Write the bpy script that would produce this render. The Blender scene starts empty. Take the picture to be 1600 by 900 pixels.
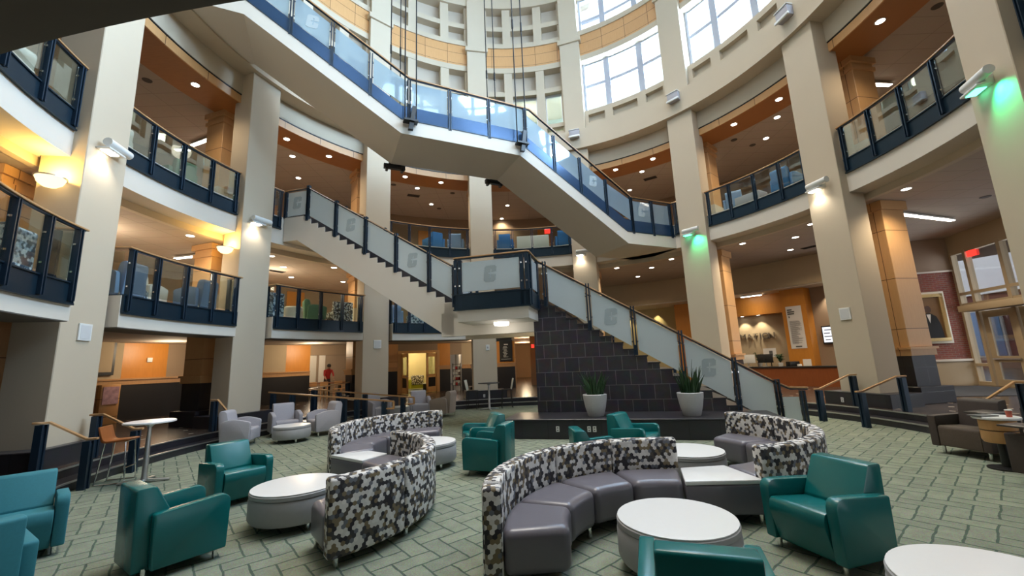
import bpy, bmesh, math, random
from mathutils import Vector, Matrix
random.seed(11)
pi = math.pi
sin, cos, rad = math.sin, math.cos, math.radians
CX, CY = .383, 9.401            # centre of the rotunda
PH = -11.0                      # angle of the leftmost column; columns every 30 degrees
SC = bpy.context.scene
COL = SC.collection

# ------------------------------------------------------------------ helpers
def pol(a, R, z=0.0):
    a = rad(a)
    return (CX - R * cos(a), CY + R * sin(a), z)
def er(a): a = rad(a); return (-cos(a), sin(a))
def et(a): a = rad(a); return (sin(a), cos(a))

class MB:
    """collects geometry, built as ONE mesh object"""
    def __init__(s): s.v = []; s.f = []
    def add(s, vs, fs):
        o = len(s.v); s.v += [tuple(map(float, v)) for v in vs]; s.f += [[i + o for i in f] for f in fs]
        return s
    def hexa(s, b, t):
        return s.add(list(b) + list(t), [(3, 2, 1, 0), (4, 5, 6, 7), (0, 1, 5, 4), (1, 2, 6, 5), (2, 3, 7, 6), (3, 0, 4, 7)])
    def box(s, x0, x1, y0, y1, z0, z1):
        return s.hexa([(x0, y0, z0), (x1, y0, z0), (x1, y1, z0), (x0, y1, z0)], [(x0, y0, z1), (x1, y0, z1), (x1, y1, z1), (x0, y1, z1)])
    def cb(s, c, d):
        return s.box(c[0] - d[0] / 2, c[0] + d[0] / 2, c[1] - d[1] / 2, c[1] + d[1] / 2, c[2] - d[2] / 2, c[2] + d[2] / 2)
    def lb(s, o, u, n, s0, s1, o0, o1, z0, z1):
        """box in a plan frame: origin o, direction u, normal n"""
        p = lambda a, b, z: (o[0] + u[0] * a + n[0] * b, o[1] + u[1] * a + n[1] * b, z)
        q = [(s0, o0), (s1, o0), (s1, o1), (s0, o1)]
        return s.hexa([p(a, b, z0) for a, b in q], [p(a, b, z1) for a, b in q])
    def fb(s, a, r0, r1, t0, t1, z0, z1):
        """box in the radial frame of angle a"""
        return s.lb((CX, CY), er(a), et(a), r0, r1, t0, t1, z0, z1)
    def ring(s, R0, R1, z0, z1, a0, a1, n=None, c=None, z0b=None):
        n = n or max(2, int(abs(a1 - a0) / 2.5))
        cx, cy = c or (CX, CY)
        full = abs(abs(a1 - a0) - 360) < 1e-6
        vs, fs = [], []
        m = n if full else n + 1
        for i in range(m):
            a = rad(a0 + (a1 - a0) * i / n)
            for R, z in ((R0, z0), (R1, z0), (R1, z1), (R0, z1)):
                vs.append((cx - R * cos(a), cy + R * sin(a), z))
        for i in range(n):
            A, B = 4 * i, 4 * ((i + 1) % m)
            for k in range(4):
                l = (k + 1) % 4
                fs.append((A + k, B + k, B + l, A + l))
        if not full:
            fs += [(0, 1, 2, 3), (4 * n + 3, 4 * n + 2, 4 * n + 1, 4 * n)]
        return s.add(vs, fs)
    def prism(s, poly, f0, f1):
        """poly of 2-D points mapped by f0 / f1 to the two end faces"""
        n = len(poly)
        return s.add([f0(p) for p in poly] + [f1(p) for p in poly],
                     [tuple(range(n))[::-1], tuple(range(n, 2 * n))] + [(i, (i + 1) % n, n + (i + 1) % n, n + i) for i in range(n)])
    def bar(s, p0, p1, w, h):
        """rectangular bar between two points, w sideways, h upwards"""
        p0, p1 = Vector(p0), Vector(p1); d = (p1 - p0).normalized()
        x = d.cross(Vector((0, 0, 1)))
        x = x.normalized() if x.length > 1e-4 else Vector((1, 0, 0))
        y = Vector((0, 0, 1)) if abs(d.z) < .95 else x.cross(d).normalized()
        q = [(-w / 2, -h / 2), (w / 2, -h / 2), (w / 2, h / 2), (-w / 2, h / 2)]
        return s.hexa([p0 + x * a + y * b for a, b in q], [p1 + x * a + y * b for a, b in q])
    def tube(s, path, r, n=8):
        path = [Vector(p) for p in path]; rs = r if isinstance(r, (list, tuple)) else [r] * len(path)
        vs, fs = [], []
        for i, p in enumerate(path):
            d = (path[min(i + 1, len(path) - 1)] - path[max(i - 1, 0)]).normalized()
            x = d.cross(Vector((0, 0, 1)))
            if x.length < 1e-3: x = d.cross(Vector((0, 1, 0)))
            x.normalize(); y = d.cross(x)
            for k in range(n):
                a = 2 * pi * k / n
                vs.append(p + (x * cos(a) + y * sin(a)) * rs[i])
        for i in range(len(path) - 1):
            for k in range(n):
                l = (k + 1) % n
                fs.append((i * n + k, i * n + l, (i + 1) * n + l, (i + 1) * n + k))
        fs += [tuple(range(n))[::-1], tuple(range((len(path) - 1) * n, len(path) * n))]
        return s.add(vs, fs)
    def lathe(s, prof, c=(0, 0, 0), n=32, sx=1, sy=1, cap=True):
        vs, fs = [], []
        for r, z in prof:
            for k in range(n):
                a = 2 * pi * k / n
                vs.append((c[0] + sx * r * cos(a), c[1] + sy * r * sin(a), c[2] + z))
        m = len(prof)
        for i in range(m - 1):
            for k in range(n):
                l = (k + 1) % n
                fs.append((i * n + k, i * n + l, (i + 1) * n + l, (i + 1) * n + k))
        if cap and prof[0][0] > 1e-4: fs.append(tuple(range(n))[::-1])
        if cap and prof[-1][0] > 1e-4: fs.append(tuple(range((m - 1) * n, m * n)))
        return s.add(vs, fs)
    def build(s, name, m, parent=None, local=False, bevel=0, seg=2, smooth=35, uv=None, angle=40):
        """local: the points already are in the parent's frame"""
        vs = s.v
        if parent is not None and not local:
            inv = pm(parent).inverted()
            vs = [inv @ Vector(v) for v in vs]
        bm = bmesh.new()
        bv = [bm.verts.new(v) for v in vs]
        for f in s.f:
            try: bm.faces.new([bv[i] for i in f])
            except ValueError: pass
        bmesh.ops.remove_doubles(bm, verts=bm.verts, dist=1e-5)
        bmesh.ops.recalc_face_normals(bm, faces=bm.faces)
        if bevel:
            es = [e for e in bm.edges if len(e.link_faces) == 2 and e.calc_face_angle(0) > rad(angle)]
            bmesh.ops.bevel(bm, geom=es, offset=bevel, segments=seg, affect='EDGES', profile=.5, clamp_overlap=True)
        W = pm(parent) if parent is not None else Matrix()
        R3 = W.to_3x3()
        lay = bm.loops.layers.uv.new('UVMap')
        for f in bm.faces:
            n = R3 @ f.normal
            t = Vector((-n.y, n.x, 0))
            t = t.normalized() if t.length > 1e-5 else Vector((1, 0, 0))
            for lp in f.loops:
                co = W @ lp.vert.co
                if uv: lp[lay].uv = uv(co, n)
                elif abs(n.z) > .75: lp[lay].uv = (co.x, co.y)
                else: lp[lay].uv = (co.dot(t), co.z)
        me = bpy.data.meshes.new(name)
        bm.to_mesh(me); bm.free()
        if smooth:
            me.polygons.foreach_set('use_smooth', [True] * len(me.polygons))
            me.set_sharp_from_angle(angle=rad(smooth))
        o = bpy.data.objects.new(name, me)
        if m is not None: me.materials.append(m)
        COL.objects.link(o)
        if parent is not None: o.parent = parent
        return o

PM = {}
def pm(o):
    """world matrix of an object before the depsgraph has run"""
    m = Matrix.LocRotScale(o.location, o.rotation_euler, None)
    return pm(o.parent) @ m if o.parent else m

def tag(o, label=None, cat=None, group=None, kind=None):
    if label: o['label'] = label
    if cat: o['category'] = cat
    if group: o['group'] = group
    if kind: o['kind'] = kind
    return o
def thing(name, label, cat, loc=(0, 0, 0), rz=0, group=None):
    o = bpy.data.objects.new(name, None); COL.objects.link(o)
    o.empty_display_size = .2
    o.location = loc; o.rotation_euler = (0, 0, rz)
    return tag(o, label, cat, group)
def kids(o): return [c for c in KIDS_OF.get(o.name, [])]
def dup(root, loc, rz, label, group=None):
    r = root.copy(); COL.objects.link(r); r.location = loc; r.rotation_euler = (0, 0, rz)
    r['label'] = label
    if group: r['group'] = group
    for ch in list(root.children):
        c = ch.copy(); COL.objects.link(c); c.parent = r
        for g in list(ch.children):
            d = g.copy(); COL.objects.link(d); d.parent = c
    return r
def struct(name, mb, m, parent=None, **k):
    o = mb.build(name, m, parent, **k)
    if parent is None: o['kind'] = 'structure'
    return o
def arc_uv(c=None, sc=1.0):
    cx, cy = c or (CX, CY)
    def f(co, n):
        dx, dy = co.x - cx, co.y - cy
        R = math.hypot(dx, dy); a = math.atan2(dy, -dx)
        if abs(n.z) > .75: return (a * R * sc, R * sc)
        if abs(n.x * dx + n.y * dy) / max(R, 1e-6) < .5: return (R * sc, co.z * sc)
        return (a * 8.6 * sc if c is None else a * R * sc, co.z * sc)
    return f

# ------------------------------------------------------------------ materials
def newmat(name):
    m = bpy.data.materials.new(name); m.use_nodes = True
    nt = m.node_tree; nt.nodes.clear()
    out = nt.nodes.new('ShaderNodeOutputMaterial')
    return m, nt, out
def N(nt, t, **k):
    n = nt.nodes.new(t)
    for a, b in k.items():
        if a.startswith('i_'):
            n.inputs[int(a[2:])].default_value = b
        else: setattr(n, a, b)
    return n
def L(nt, a, b): nt.links.new(a, b)
def principled(nt, out, col=(.5, .5, .5), rough=.5, metal=0, spec=.5):
    p = N(nt, 'ShaderNodeBsdfPrincipled')
    p.inputs['Base Color'].default_value = (*col, 1); p.inputs['Roughness'].default_value = rough
    p.inputs['Metallic'].default_value = metal; p.inputs['Specular IOR Level'].default_value = spec
    L(nt, p.outputs[0], out.inputs[0])
    return p
def mixc(nt, fac, a, b, blend='MIX'):
    n = N(nt, 'ShaderNodeMix', data_type='RGBA', blend_type=blend)
    if isinstance(fac, (int, float)): n.inputs[0].default_value = fac
    else: L(nt, fac, n.inputs[0])
    for i, c in ((6, a), (7, b)):
        if isinstance(c, tuple): n.inputs[i].default_value = (*c, 1)
        else: L(nt, c, n.inputs[i])
    return n.outputs[2]
def plain(name, col, rough=.5, metal=0, var=.08, scale=6, bump=0, spec=.5, coord='Object'):
    m, nt, out = newmat(name)
    p = principled(nt, out, col, rough, metal, spec)
    tc = N(nt, 'ShaderNodeTexCoord'); no = N(nt, 'ShaderNodeTexNoise')
    no.inputs['Scale'].default_value = scale; no.inputs['Detail'].default_value = 4
    L(nt, tc.outputs[coord], no.inputs['Vector'])
    if var:
        c = mixc(nt, no.outputs['Fac'], tuple(x * (1 - var) for x in col), tuple(min(1, x * (1 + var)) for x in col))
        L(nt, c, p.inputs['Base Color'])
    if bump:
        b = N(nt, 'ShaderNodeBump'); b.inputs['Strength'].default_value = bump; b.inputs['Distance'].default_value = .01
        n2 = N(nt, 'ShaderNodeTexNoise'); n2.inputs['Scale'].default_value = scale * 20
        L(nt, tc.outputs[coord], n2.inputs['Vector']); L(nt, n2.outputs['Fac'], b.inputs['Height']); L(nt, b.outputs[0], p.inputs['Normal'])
    return m
def brickmat(name, c1, c2, cm, bw, bh, mortar, rough=.5, offset=.5, uvs=True, noise=.0, spec=.5, rot=0, bump=.3, bias=0):
    m, nt, out = newmat(name)
    p = principled(nt, out, c1, rough, 0, spec)
    tc = N(nt, 'ShaderNodeTexCoord'); mp = N(nt, 'ShaderNodeMapping')
    mp.inputs['Rotation'].default_value = (0, 0, rot)
    L(nt, tc.outputs['UV' if uvs else 'Object'], mp.inputs['Vector'])
    b = N(nt, 'ShaderNodeTexBrick', offset=offset)
    b.inputs['Color1'].default_value = (*c1, 1); b.inputs['Color2'].default_value = (*c2, 1); b.inputs['Mortar'].default_value = (*cm, 1)
    b.inputs['Scale'].default_value = 1; b.inputs['Mortar Size'].default_value = mortar; b.inputs['Bias'].default_value = bias
    b.inputs['Brick Width'].default_value = bw; b.inputs['Row Height'].default_value = bh; b.inputs['Mortar Smooth'].default_value = .1
    L(nt, mp.outputs[0], b.inputs['Vector'])
    c = b.outputs['Color']
    if noise:
        no = N(nt, 'ShaderNodeTexNoise'); no.inputs['Scale'].default_value = 5; no.inputs['Detail'].default_value = 6
        L(nt, tc.outputs['UV' if uvs else 'Object'], no.inputs['Vector'])
        c = mixc(nt, noise, c, no.outputs['Color'], 'SOFT_LIGHT')
    L(nt, c, p.inputs['Base Color'])
    if bump:
        bu = N(nt, 'ShaderNodeBump'); bu.inputs['Strength'].default_value = bump; bu.inputs['Distance'].default_value = .004; bu.invert = True
        L(nt, b.outputs['Fac'], bu.inputs['Height']); L(nt, bu.outputs[0], p.inputs['Normal'])
    return m
def woodmat(name, c1, c2, rough=.4, seams=None, grain='UV'):
    m, nt, out = newmat(name)
    p = principled(nt, out, c1, rough)
    tc = N(nt, 'ShaderNodeTexCoord'); mp = N(nt, 'ShaderNodeMapping'); mp.inputs['Scale'].default_value = (9, 1.0, 1)
    L(nt, tc.outputs[grain], mp.inputs['Vector'])
    no = N(nt, 'ShaderNodeTexNoise'); no.inputs['Scale'].default_value = 3; no.inputs['Detail'].default_value = 6; no.inputs['Distortion'].default_value = .6
    L(nt, mp.outputs[0], no.inputs['Vector'])
    c = mixc(nt, no.outputs['Fac'], c1, c2)
    if seams:
        b = N(nt, 'ShaderNodeTexBrick', offset=0)
        b.inputs['Color1'].default_value = (1, 1, 1, 1); b.inputs['Color2'].default_value = (.93, .93, .93, 1); b.inputs['Mortar'].default_value = (.12, .08, .05, 1)
        b.inputs['Scale'].default_value = 1; b.inputs['Mortar Size'].default_value = .008
        b.inputs['Brick Width'].default_value = seams[0]; b.inputs['Row Height'].default_value = seams[1]
        mp2 = N(nt, 'ShaderNodeMapping'); mp2.inputs['Location'].default_value = (seams[2], seams[3], 0)
        L(nt, tc.outputs['UV'], mp2.inputs['Vector']); L(nt, mp2.outputs[0], b.inputs['Vector'])
        c = mixc(nt, 1.0, c, b.outputs['Color'], 'MULTIPLY')
    L(nt, c, p.inputs['Base Color'])
    return m
def glassmat(name, tint, refl=1.0, base=.04, rough=0.0):
    """thin pane: see-through with a mirror-like sheen"""
    m, nt, out = newmat(name)
    t = N(nt, 'ShaderNodeBsdfTransparent'); t.inputs[0].default_value = (*tint, 1)
    g = N(nt, 'ShaderNodeBsdfGlossy'); g.inputs['Roughness'].default_value = rough
    f = N(nt, 'ShaderNodeFresnel'); f.inputs[0].default_value = 1.5
    mu = N(nt, 'ShaderNodeMath', operation='MULTIPLY_ADD'); mu.inputs[1].default_value = refl; mu.inputs[2].default_value = base
    L(nt, f.outputs[0], mu.inputs[0])
    mx = N(nt, 'ShaderNodeMixShader'); L(nt, mu.outputs[0], mx.inputs[0]); L(nt, t.outputs[0], mx.inputs[1]); L(nt, g.outputs[0], mx.inputs[2])
    L(nt, mx.outputs[0], out.inputs[0])
    return m
def frostmat(name, col, clear, rough=.12):
    m, nt, out = newmat(name)
    t = N(nt, 'ShaderNodeBsdfTransparent'); t.inputs[0].default_value = (.8, .9, .92, 1)
    d = N(nt, 'ShaderNodeBsdfDiffuse'); d.inputs[0].default_value = (*col, 1)
    tl = N(nt, 'ShaderNodeBsdfTranslucent'); tl.inputs[0].default_value = (*col, 1)
    g = N(nt, 'ShaderNodeBsdfGlossy'); g.inputs['Roughness'].default_value = rough
    a = N(nt, 'ShaderNodeMixShader'); a.inputs[0].default_value = .4; L(nt, d.outputs[0], a.inputs[1]); L(nt, tl.outputs[0], a.inputs[2])
    b = N(nt, 'ShaderNodeMixShader'); b.inputs[0].default_value = clear; L(nt, a.outputs[0], b.inputs[1]); L(nt, t.outputs[0], b.inputs[2])
    f = N(nt, 'ShaderNodeFresnel'); f.inputs[0].default_value = 1.5
    c = N(nt, 'ShaderNodeMixShader'); L(nt, f.outputs[0], c.inputs[0]); L(nt, b.outputs[0], c.inputs[1]); L(nt, g.outputs[0], c.inputs[2])
    L(nt, c.outputs[0], out.inputs[0])
    return m
def emit(name, col, s):
    m, nt, out = newmat(name)
    e = N(nt, 'ShaderNodeEmission'); e.inputs[0].default_value = (*col, 1); e.inputs[1].default_value = s
    L(nt, e.outputs[0], out.inputs[0])
    return m
def hexmat(name, cols, size):
    """honeycomb upholstery: hexagon cells in a few colours, loosely clustered"""
    m, nt, out = newmat(name)
    p = principled(nt, out, (.4, .4, .4), .75)
    tc = N(nt, 'ShaderNodeTexCoord')
    sx, sy = size, size * 1.7320508
    def vm(op, a=None, b=None, c=None):
        n = N(nt, 'ShaderNodeVectorMath', operation=op)
        for i, x in enumerate((a, b, c)):
            if x is None: continue
            if isinstance(x, tuple): n.inputs[i].default_value = x
            else: L(nt, x, n.inputs[i])
        return n
    def cell(src):
        q = vm('DIVIDE', src, (sx, sy, 1)); fr = vm('FRACTION', q.outputs[0]); ce = vm('SUBTRACT', fr.outputs[0], (.5, .5, 0))
        return vm('MULTIPLY', ce.outputs[0], (sx, sy, 0)).outputs[0]
    flat = vm('MULTIPLY', tc.outputs['UV'], (1, 1, 0)).outputs[0]
    a = cell(flat)
    sh = vm('ADD', flat, (sx * 100.5, sy * 100.5, 0)).outputs[0]
    b = cell(sh)
    la = vm('LENGTH', a).outputs['Value']; lb_ = vm('LENGTH', b).outputs['Value']
    lt = N(nt, 'ShaderNodeMath', operation='LESS_THAN'); L(nt, la, lt.inputs[0]); L(nt, lb_, lt.inputs[1])
    mx = N(nt, 'ShaderNodeMix', data_type='VECTOR'); L(nt, lt.outputs[0], mx.inputs[0]); L(nt, b, mx.inputs[4]); L(nt, a, mx.inputs[5])
    idv = vm('SUBTRACT', flat, mx.outputs[1]).outputs[0]
    sn = vm('SNAP', vm('ADD', idv, (sx * .123, sy * .111, 0)).outputs[0], (sx * .25, sy * .25, 1)).outputs[0]
    wn = N(nt, 'ShaderNodeTexWhiteNoise', noise_dimensions='2D'); L(nt, sn, wn.inputs['Vector'])
    no = N(nt, 'ShaderNodeTexNoise', noise_dimensions='2D'); no.inputs['Scale'].default_value = .48 / size; no.inputs['Detail'].default_value = 0
    L(nt, sn, no.inputs['Vector'])
    ma = N(nt, 'ShaderNodeMath', operation='MULTIPLY_ADD'); ma.inputs[1].default_value = .56
    L(nt, wn.outputs['Value'], ma.inputs[0])
    mb_ = N(nt, 'ShaderNodeMath', operation='MULTIPLY_ADD'); mb_.inputs[1].default_value = 1.0; mb_.inputs[2].default_value = -.30
    L(nt, no.outputs['Fac'], mb_.inputs[0]); L(nt, mb_.outputs[0], ma.inputs[2])
    rp = N(nt, 'ShaderNodeValToRGB'); rp.color_ramp.interpolation = 'CONSTANT'
    el = rp.color_ramp.elements
    stops = cols
    el[0].position = stops[0][0]; el[0].color = (*stops[0][1], 1)
    el[1].position = stops[1][0]; el[1].color = (*stops[1][1], 1)
    for ps, c in stops[2:]:
        e = el.new(ps); e.color = (*c, 1)
    L(nt, ma.outputs[0], rp.inputs[0]); L(nt, rp.outputs[0], p.inputs['Base Color'])
    return m

M = {}
M['plaster'] = plain('plaster_cream', (.54, .45, .335), .8, var=.03, scale=1.5)
M['coffer'] = plain('coffer_back', (.53, .45, .36), .85, var=.03, scale=2)
M['white'] = plain('plaster_white', (.66, .60, .52), .75, var=.02, scale=2)
M['ceil'] = brickmat('ceiling_tile', (.46, .385, .315), (.45, .375, .305), (.34, .28, .23), 1.22, .61, .01, .9, offset=0, noise=.1, bump=0)
M['ceilwood'] = woodmat('soffit_wood', (.42, .17, .05), (.30, .11, .03), .35)
M['maple'] = woodmat('maple_panel', (.66, .36, .15), (.56, .29, .11), .38, seams=(1.05, .56, 0, .03))
M['pierwood'] = woodmat('maple_pier', (.66, .40, .19), (.58, .33, .15), .38, seams=(9, 1.35, 0, .5))
M['fascia'] = woodmat('maple_fascia', (.66, .36, .15), (.58, .30, .12), .38, seams=(1.3, 3, 0, 1))
M['wood'] = woodmat('oak_rail', (.50, .29, .13), (.40, .21, .09), .35)
M['orange'] = woodmat('orange_panel', (.62, .25, .035), (.50, .19, .025), .4)
M['cherry'] = woodmat('cherry_front', (.25, .075, .022), (.18, .05, .015), .35)
M['doorwood'] = woodmat('door_oak', (.60, .34, .13), (.52, .28, .10), .4)
M['brownwall'] = plain('brown_wall', (.30, .215, .145), .8, var=.04, scale=2)
M['tanwall'] = plain('tan_wall', (.42, .33, .215), .8, var=.04, scale=2)
M['yellowwall'] = plain('yellow_wall', (.55, .47, .26), .8, var=.04, scale=2)
M['darktile'] = brickmat('slate_tile', (.026, .024, .033), (.046, .036, .040), (.13, .12, .125), .36, .36, .008, .42, noise=.6)
M['plinth'] = brickmat('slate_base', (.022, .021, .026), (.028, .026, .031), (.012, .012, .014), .6, .6, .006, .33, noise=.3, offset=0)
M['wainscot'] = plain('dark_wainscot', (.012, .010, .010), .5, var=.15, scale=3)
M['navy'] = plain('navy_metal', (.012, .030, .055), .38, .3, var=.1, scale=4)
M['navyflat'] = plain('navy_panel', (.010, .027, .045), .30, .35, var=.08, scale=2)
M['navyreflect'] = plain('navy_panel_reflect', (.025, .065, .140), .22, .35, var=.08, scale=2)  # navy panel with blue window reflections put into its brighter colour
M['steel'] = plain('brushed_steel', (.62, .62, .62), .3, .9, var=.05)
M['chrome'] = plain('chrome', (.8, .8, .8), .12, 1, var=0)
M['glass'] = glassmat('clear_glass', (.90, .95, .93), .45, .0)
M['pane'] = glassmat('window_glass', (.97, .98, 1), .5, .0)
M['frost'] = frostmat('frosted_glass', (.88, .97, 1.0), .15)
M['frostup'] = frostmat('pale_glass', (.60, .76, .88), .45, .04)
M['emblem'] = plain('etched_grey', (.36, .42, .44), .6, var=0)
M['teal'] = plain('teal_vinyl', (.003, .128, .130), .27, var=.05, scale=8, bump=.05)
M['tealfab'] = plain('teal_fabric', (.022, .17, .21), .75, var=.1, scale=60)
M['greyfab'] = plain('grey_fabric', (.40, .38, .41), .85, var=.12, scale=60, bump=.1)
M['taupefab'] = plain('taupe_fabric', (.30, .25, .22), .85, var=.12, scale=60, bump=.1)
M['galfloor'] = plain('gallery_carpet', (.42, .36, .29), .9, var=.1, scale=30)
M['soffit'] = plain('soffit_brown', (.20, .165, .135), .8, var=.03)
M['lettersteel'] = plain('letter_metal', (.20, .17, .14), .4, .6, var=.1)
M['frame'] = plain('window_frame_grey', (.40, .41, .48), .5, var=.03)
M['grille'] = plain('speaker_grille', (.60, .60, .60), .7, var=.03)
M['rod'] = plain('painted_rod', (.010, .011, .013), .75, var=.05, spec=.2)
M['stoolwood'] = woodmat('stool_plywood', (.34, .115, .035), (.26, .08, .02), .3)
M['darkgrille'] = plain('ceiling_grille', (.09, .075, .065), .7, var=.1)
M['brownfab'] = plain('brown_fabric', (.050, .036, .030), .7, var=.15, scale=40, bump=.1)
M['brownseat'] = plain('brown_seat', (.085, .062, .046), .8, var=.2, scale=60, bump=.1)
M['bluefab'] = plain('blue_fabric', (.16, .24, .38), .8, var=.1, scale=40)
M['blue2'] = plain('bright_blue_fabric', (.03, .14, .34), .8, var=.1, scale=40)
M['cream'] = plain('cream_fabric', (.62, .57, .48), .8, var=.06, scale=30)
M['greenfab'] = plain('green_fabric', (.10, .20, .12), .8, var=.1, scale=40)
M['limefab'] = plain('lime_fabric', (.36, .36, .03), .8, var=.1, scale=40)
M['seatvinyl'] = plain('slate_vinyl', (.145, .135, .160), .30, var=.06, scale=4, bump=.04)
M['ottside'] = plain('ottoman_side', (.36, .355, .36), .55, var=.05, scale=20, bump=.06)
M['laminate'] = plain('white_laminate', (.74, .74, .74), .3, var=.015, scale=30)
M['darktop'] = plain('dark_laminate', (.05, .045, .042), .35, var=.1)
M['black'] = plain('black_plastic', (.012, .012, .012), .4, var=.1)
M['offwhite'] = plain('white_plastic', (.72, .72, .70), .45, var=.02)
M['planter'] = plain('stone_planter', (.46, .46, .47), .7, var=.08, scale=30, bump=.1)
M['leaf'] = plain('snake_leaf', (.020, .055, .018), .4, var=.5, scale=14)
M['soil'] = plain('soil', (.03, .02, .015), .9, var=.3, scale=40)
M['paper'] = plain('paper', (.70, .67, .66), .7, var=.02)
M['ink'] = plain('print_ink', (.10, .10, .10), .7, var=0)
M['gilt'] = plain('gilt_frame', (.55, .40, .18), .35, .5, var=.2, scale=30)
M['mat'] = plain('portrait_mount', (.60, .54, .42), .6, var=.05)
M['board'] = plain('chalkboard', (.012, .013, .012), .6, var=.3, scale=8)
M['chalk'] = plain('chalk', (.55, .55, .50), .9, var=.1)
M['brick'] = brickmat('red_brick', (.22, .055, .035), (.17, .040, .028), (.20, .12, .09), .22, .075, .010, .8, noise=.3)
M['doormat'] = plain('entrance_mat', (.03, .035, .045), .9, var=.2, scale=40)
M['skin'] = plain('skin', (.50, .30, .21), .55, var=.05)
M['hair'] = plain('dark_hair', (.02, .014, .01), .6, var=.2, scale=40)
M['redcloth'] = plain('red_shirt', (.42, .03, .03), .8, var=.1)
M['trouser'] = plain('dark_trousers', (.05, .05, .06), .8, var=.1)
M['lamp'] = emit('lamp_white', (1, .93, .80), 14)
M['lampcool'] = emit('lamp_cool', (1, .95, .85), 2.2)
M['sconceglow'] = emit('sconce_glass', (1, .72, .33), 2.2)
M['greenlamp'] = emit('green_lamp', (.10, 1, .55), 5)
M['screen'] = emit('screen', (.85, .88, .95), 1.1)
M['exitred'] = emit('exit_red', (1, .03, .02), 2.0)
M['hex'] = hexmat('honeycomb_fabric', [(0, (.022, .020, .026)), (.27, (.070, .060, .050)), (.34, (.19, .145, .085)), (.42, (.14, .15, .18)), (.47, (.045, .043, .05)), (.535, (.62, .60, .58)), (.70, (.70, .68, .66)), (.95, (.24, .20, .15))], .040)
M['hexblue'] = hexmat('blue_honeycomb', [(0, (.03, .05, .08)), (.35, (.28, .36, .42)), (.48, (.06, .10, .14)), (.56, (.50, .56, .58))], .05)

# carpet: pale blocks outlined in darker green, some blocks with dark square corners
def carpet():
    m, nt, out = newmat('green_carpet')
    p = principled(nt, out, (.15, .18, .12), .95, 0, .15)
    tc = N(nt, 'ShaderNodeTexCoord'); mp = N(nt, 'ShaderNodeMapping'); mp.inputs['Rotation'].default_value = (0, 0, rad(50))
    wn0 = N(nt, 'ShaderNodeTexNoise'); wn0.inputs['Scale'].default_value = 5; wn0.inputs['Detail'].default_value = 2; L(nt, tc.outputs['Object'], wn0.inputs['Vector'])
    wm = N(nt, 'ShaderNodeVectorMath', operation='MULTIPLY_ADD'); wm.inputs[1].default_value = (.04, .04, 0); L(nt, wn0.outputs['Color'], wm.inputs[0]); L(nt, tc.outputs['Object'], wm.inputs[2])
    L(nt, wm.outputs[0], mp.inputs['Vector'])
    wv = N(nt, 'ShaderNodeTexNoise'); wv.inputs['Scale'].default_value = 1.3; wv.inputs['Detail'].default_value = 2
    L(nt, tc.outputs['Object'], wv.inputs['Vector'])
    w = .195; mort = .05
    def ma(op, x, y=None, z=None):
        n = N(nt, 'ShaderNodeMath', operation=op)
        for i, q in enumerate((x, y, z)):
            if q is None: continue
            if isinstance(q, (int, float)): n.inputs[i].default_value = q
            else: L(nt, q, n.inputs[i])
        return n.outputs[0]
    sep = N(nt, 'ShaderNodeSeparateXYZ'); L(nt, mp.outputs[0], sep.inputs[0])
    X, Y = ma('DIVIDE', sep.outputs[0], w), ma('DIVIDE', sep.outputs[1], w)
    I, J = ma('FLOOR', X), ma('FLOOR', Y); fx, fy = ma('FRACT', X), ma('FRACT', Y)
    K = ma('FLOORED_MODULO', ma('ADD', ma('SUBTRACT', I, J), .5), 4.0)
    def is_(k): return ma('COMPARE', K, k + .5, .3)
    k0, k1, k2, k3 = is_(0), is_(1), is_(2), is_(3)
    def edge(f, no): return ma('MULTIPLY', ma('SUBTRACT', 1.0, no), ma('LESS_THAN', f, mort))
    e = ma('MAXIMUM', ma('MAXIMUM', edge(fx, k1), edge(ma('SUBTRACT', 1.0, fx), k0)), ma('MAXIMUM', edge(fy, k2), edge(ma('SUBTRACT', 1.0, fy), k3)))
    cmb = N(nt, 'ShaderNodeCombineXYZ'); L(nt, ma('SUBTRACT', I, k1), cmb.inputs[0]); L(nt, ma('SUBTRACT', J, k2), cmb.inputs[1])
    wn1 = N(nt, 'ShaderNodeTexWhiteNoise', noise_dimensions='2D'); L(nt, cmb.outputs[0], wn1.inputs['Vector'])
    hi = mixc(nt, wv.outputs['Fac'], (.205, .235, .175), (.270, .282, .212))
    hi = mixc(nt, wn1.outputs['Value'], hi, (.195, .215, .165))
    c = mixc(nt, e, hi, (.075, .104, .080))
    no = N(nt, 'ShaderNodeTexNoise'); no.inputs['Scale'].default_value = 90; no.inputs['Detail'].default_value = 3
    L(nt, tc.outputs['Object'], no.inputs['Vector'])
    c = mixc(nt, .8, c, no.outputs['Color'], 'SOFT_LIGHT')
    n3 = N(nt, 'ShaderNodeTexNoise'); n3.inputs['Scale'].default_value = 7; n3.inputs['Detail'].default_value = 5
    L(nt, tc.outputs['Object'], n3.inputs['Vector'])
    c = mixc(nt, .35, c, n3.outputs['Fac'], 'SOFT_LIGHT')
    L(nt, c, p.inputs['Base Color'])
    bu = N(nt, 'ShaderNodeBump'); bu.inputs['Strength'].default_value = .3; bu.inputs['Distance'].default_value = .006
    L(nt, no.outputs['Fac'], bu.inputs['Height']); L(nt, bu.outputs[0], p.inputs['Normal'])
    return m
M['carpet'] = carpet()
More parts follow.
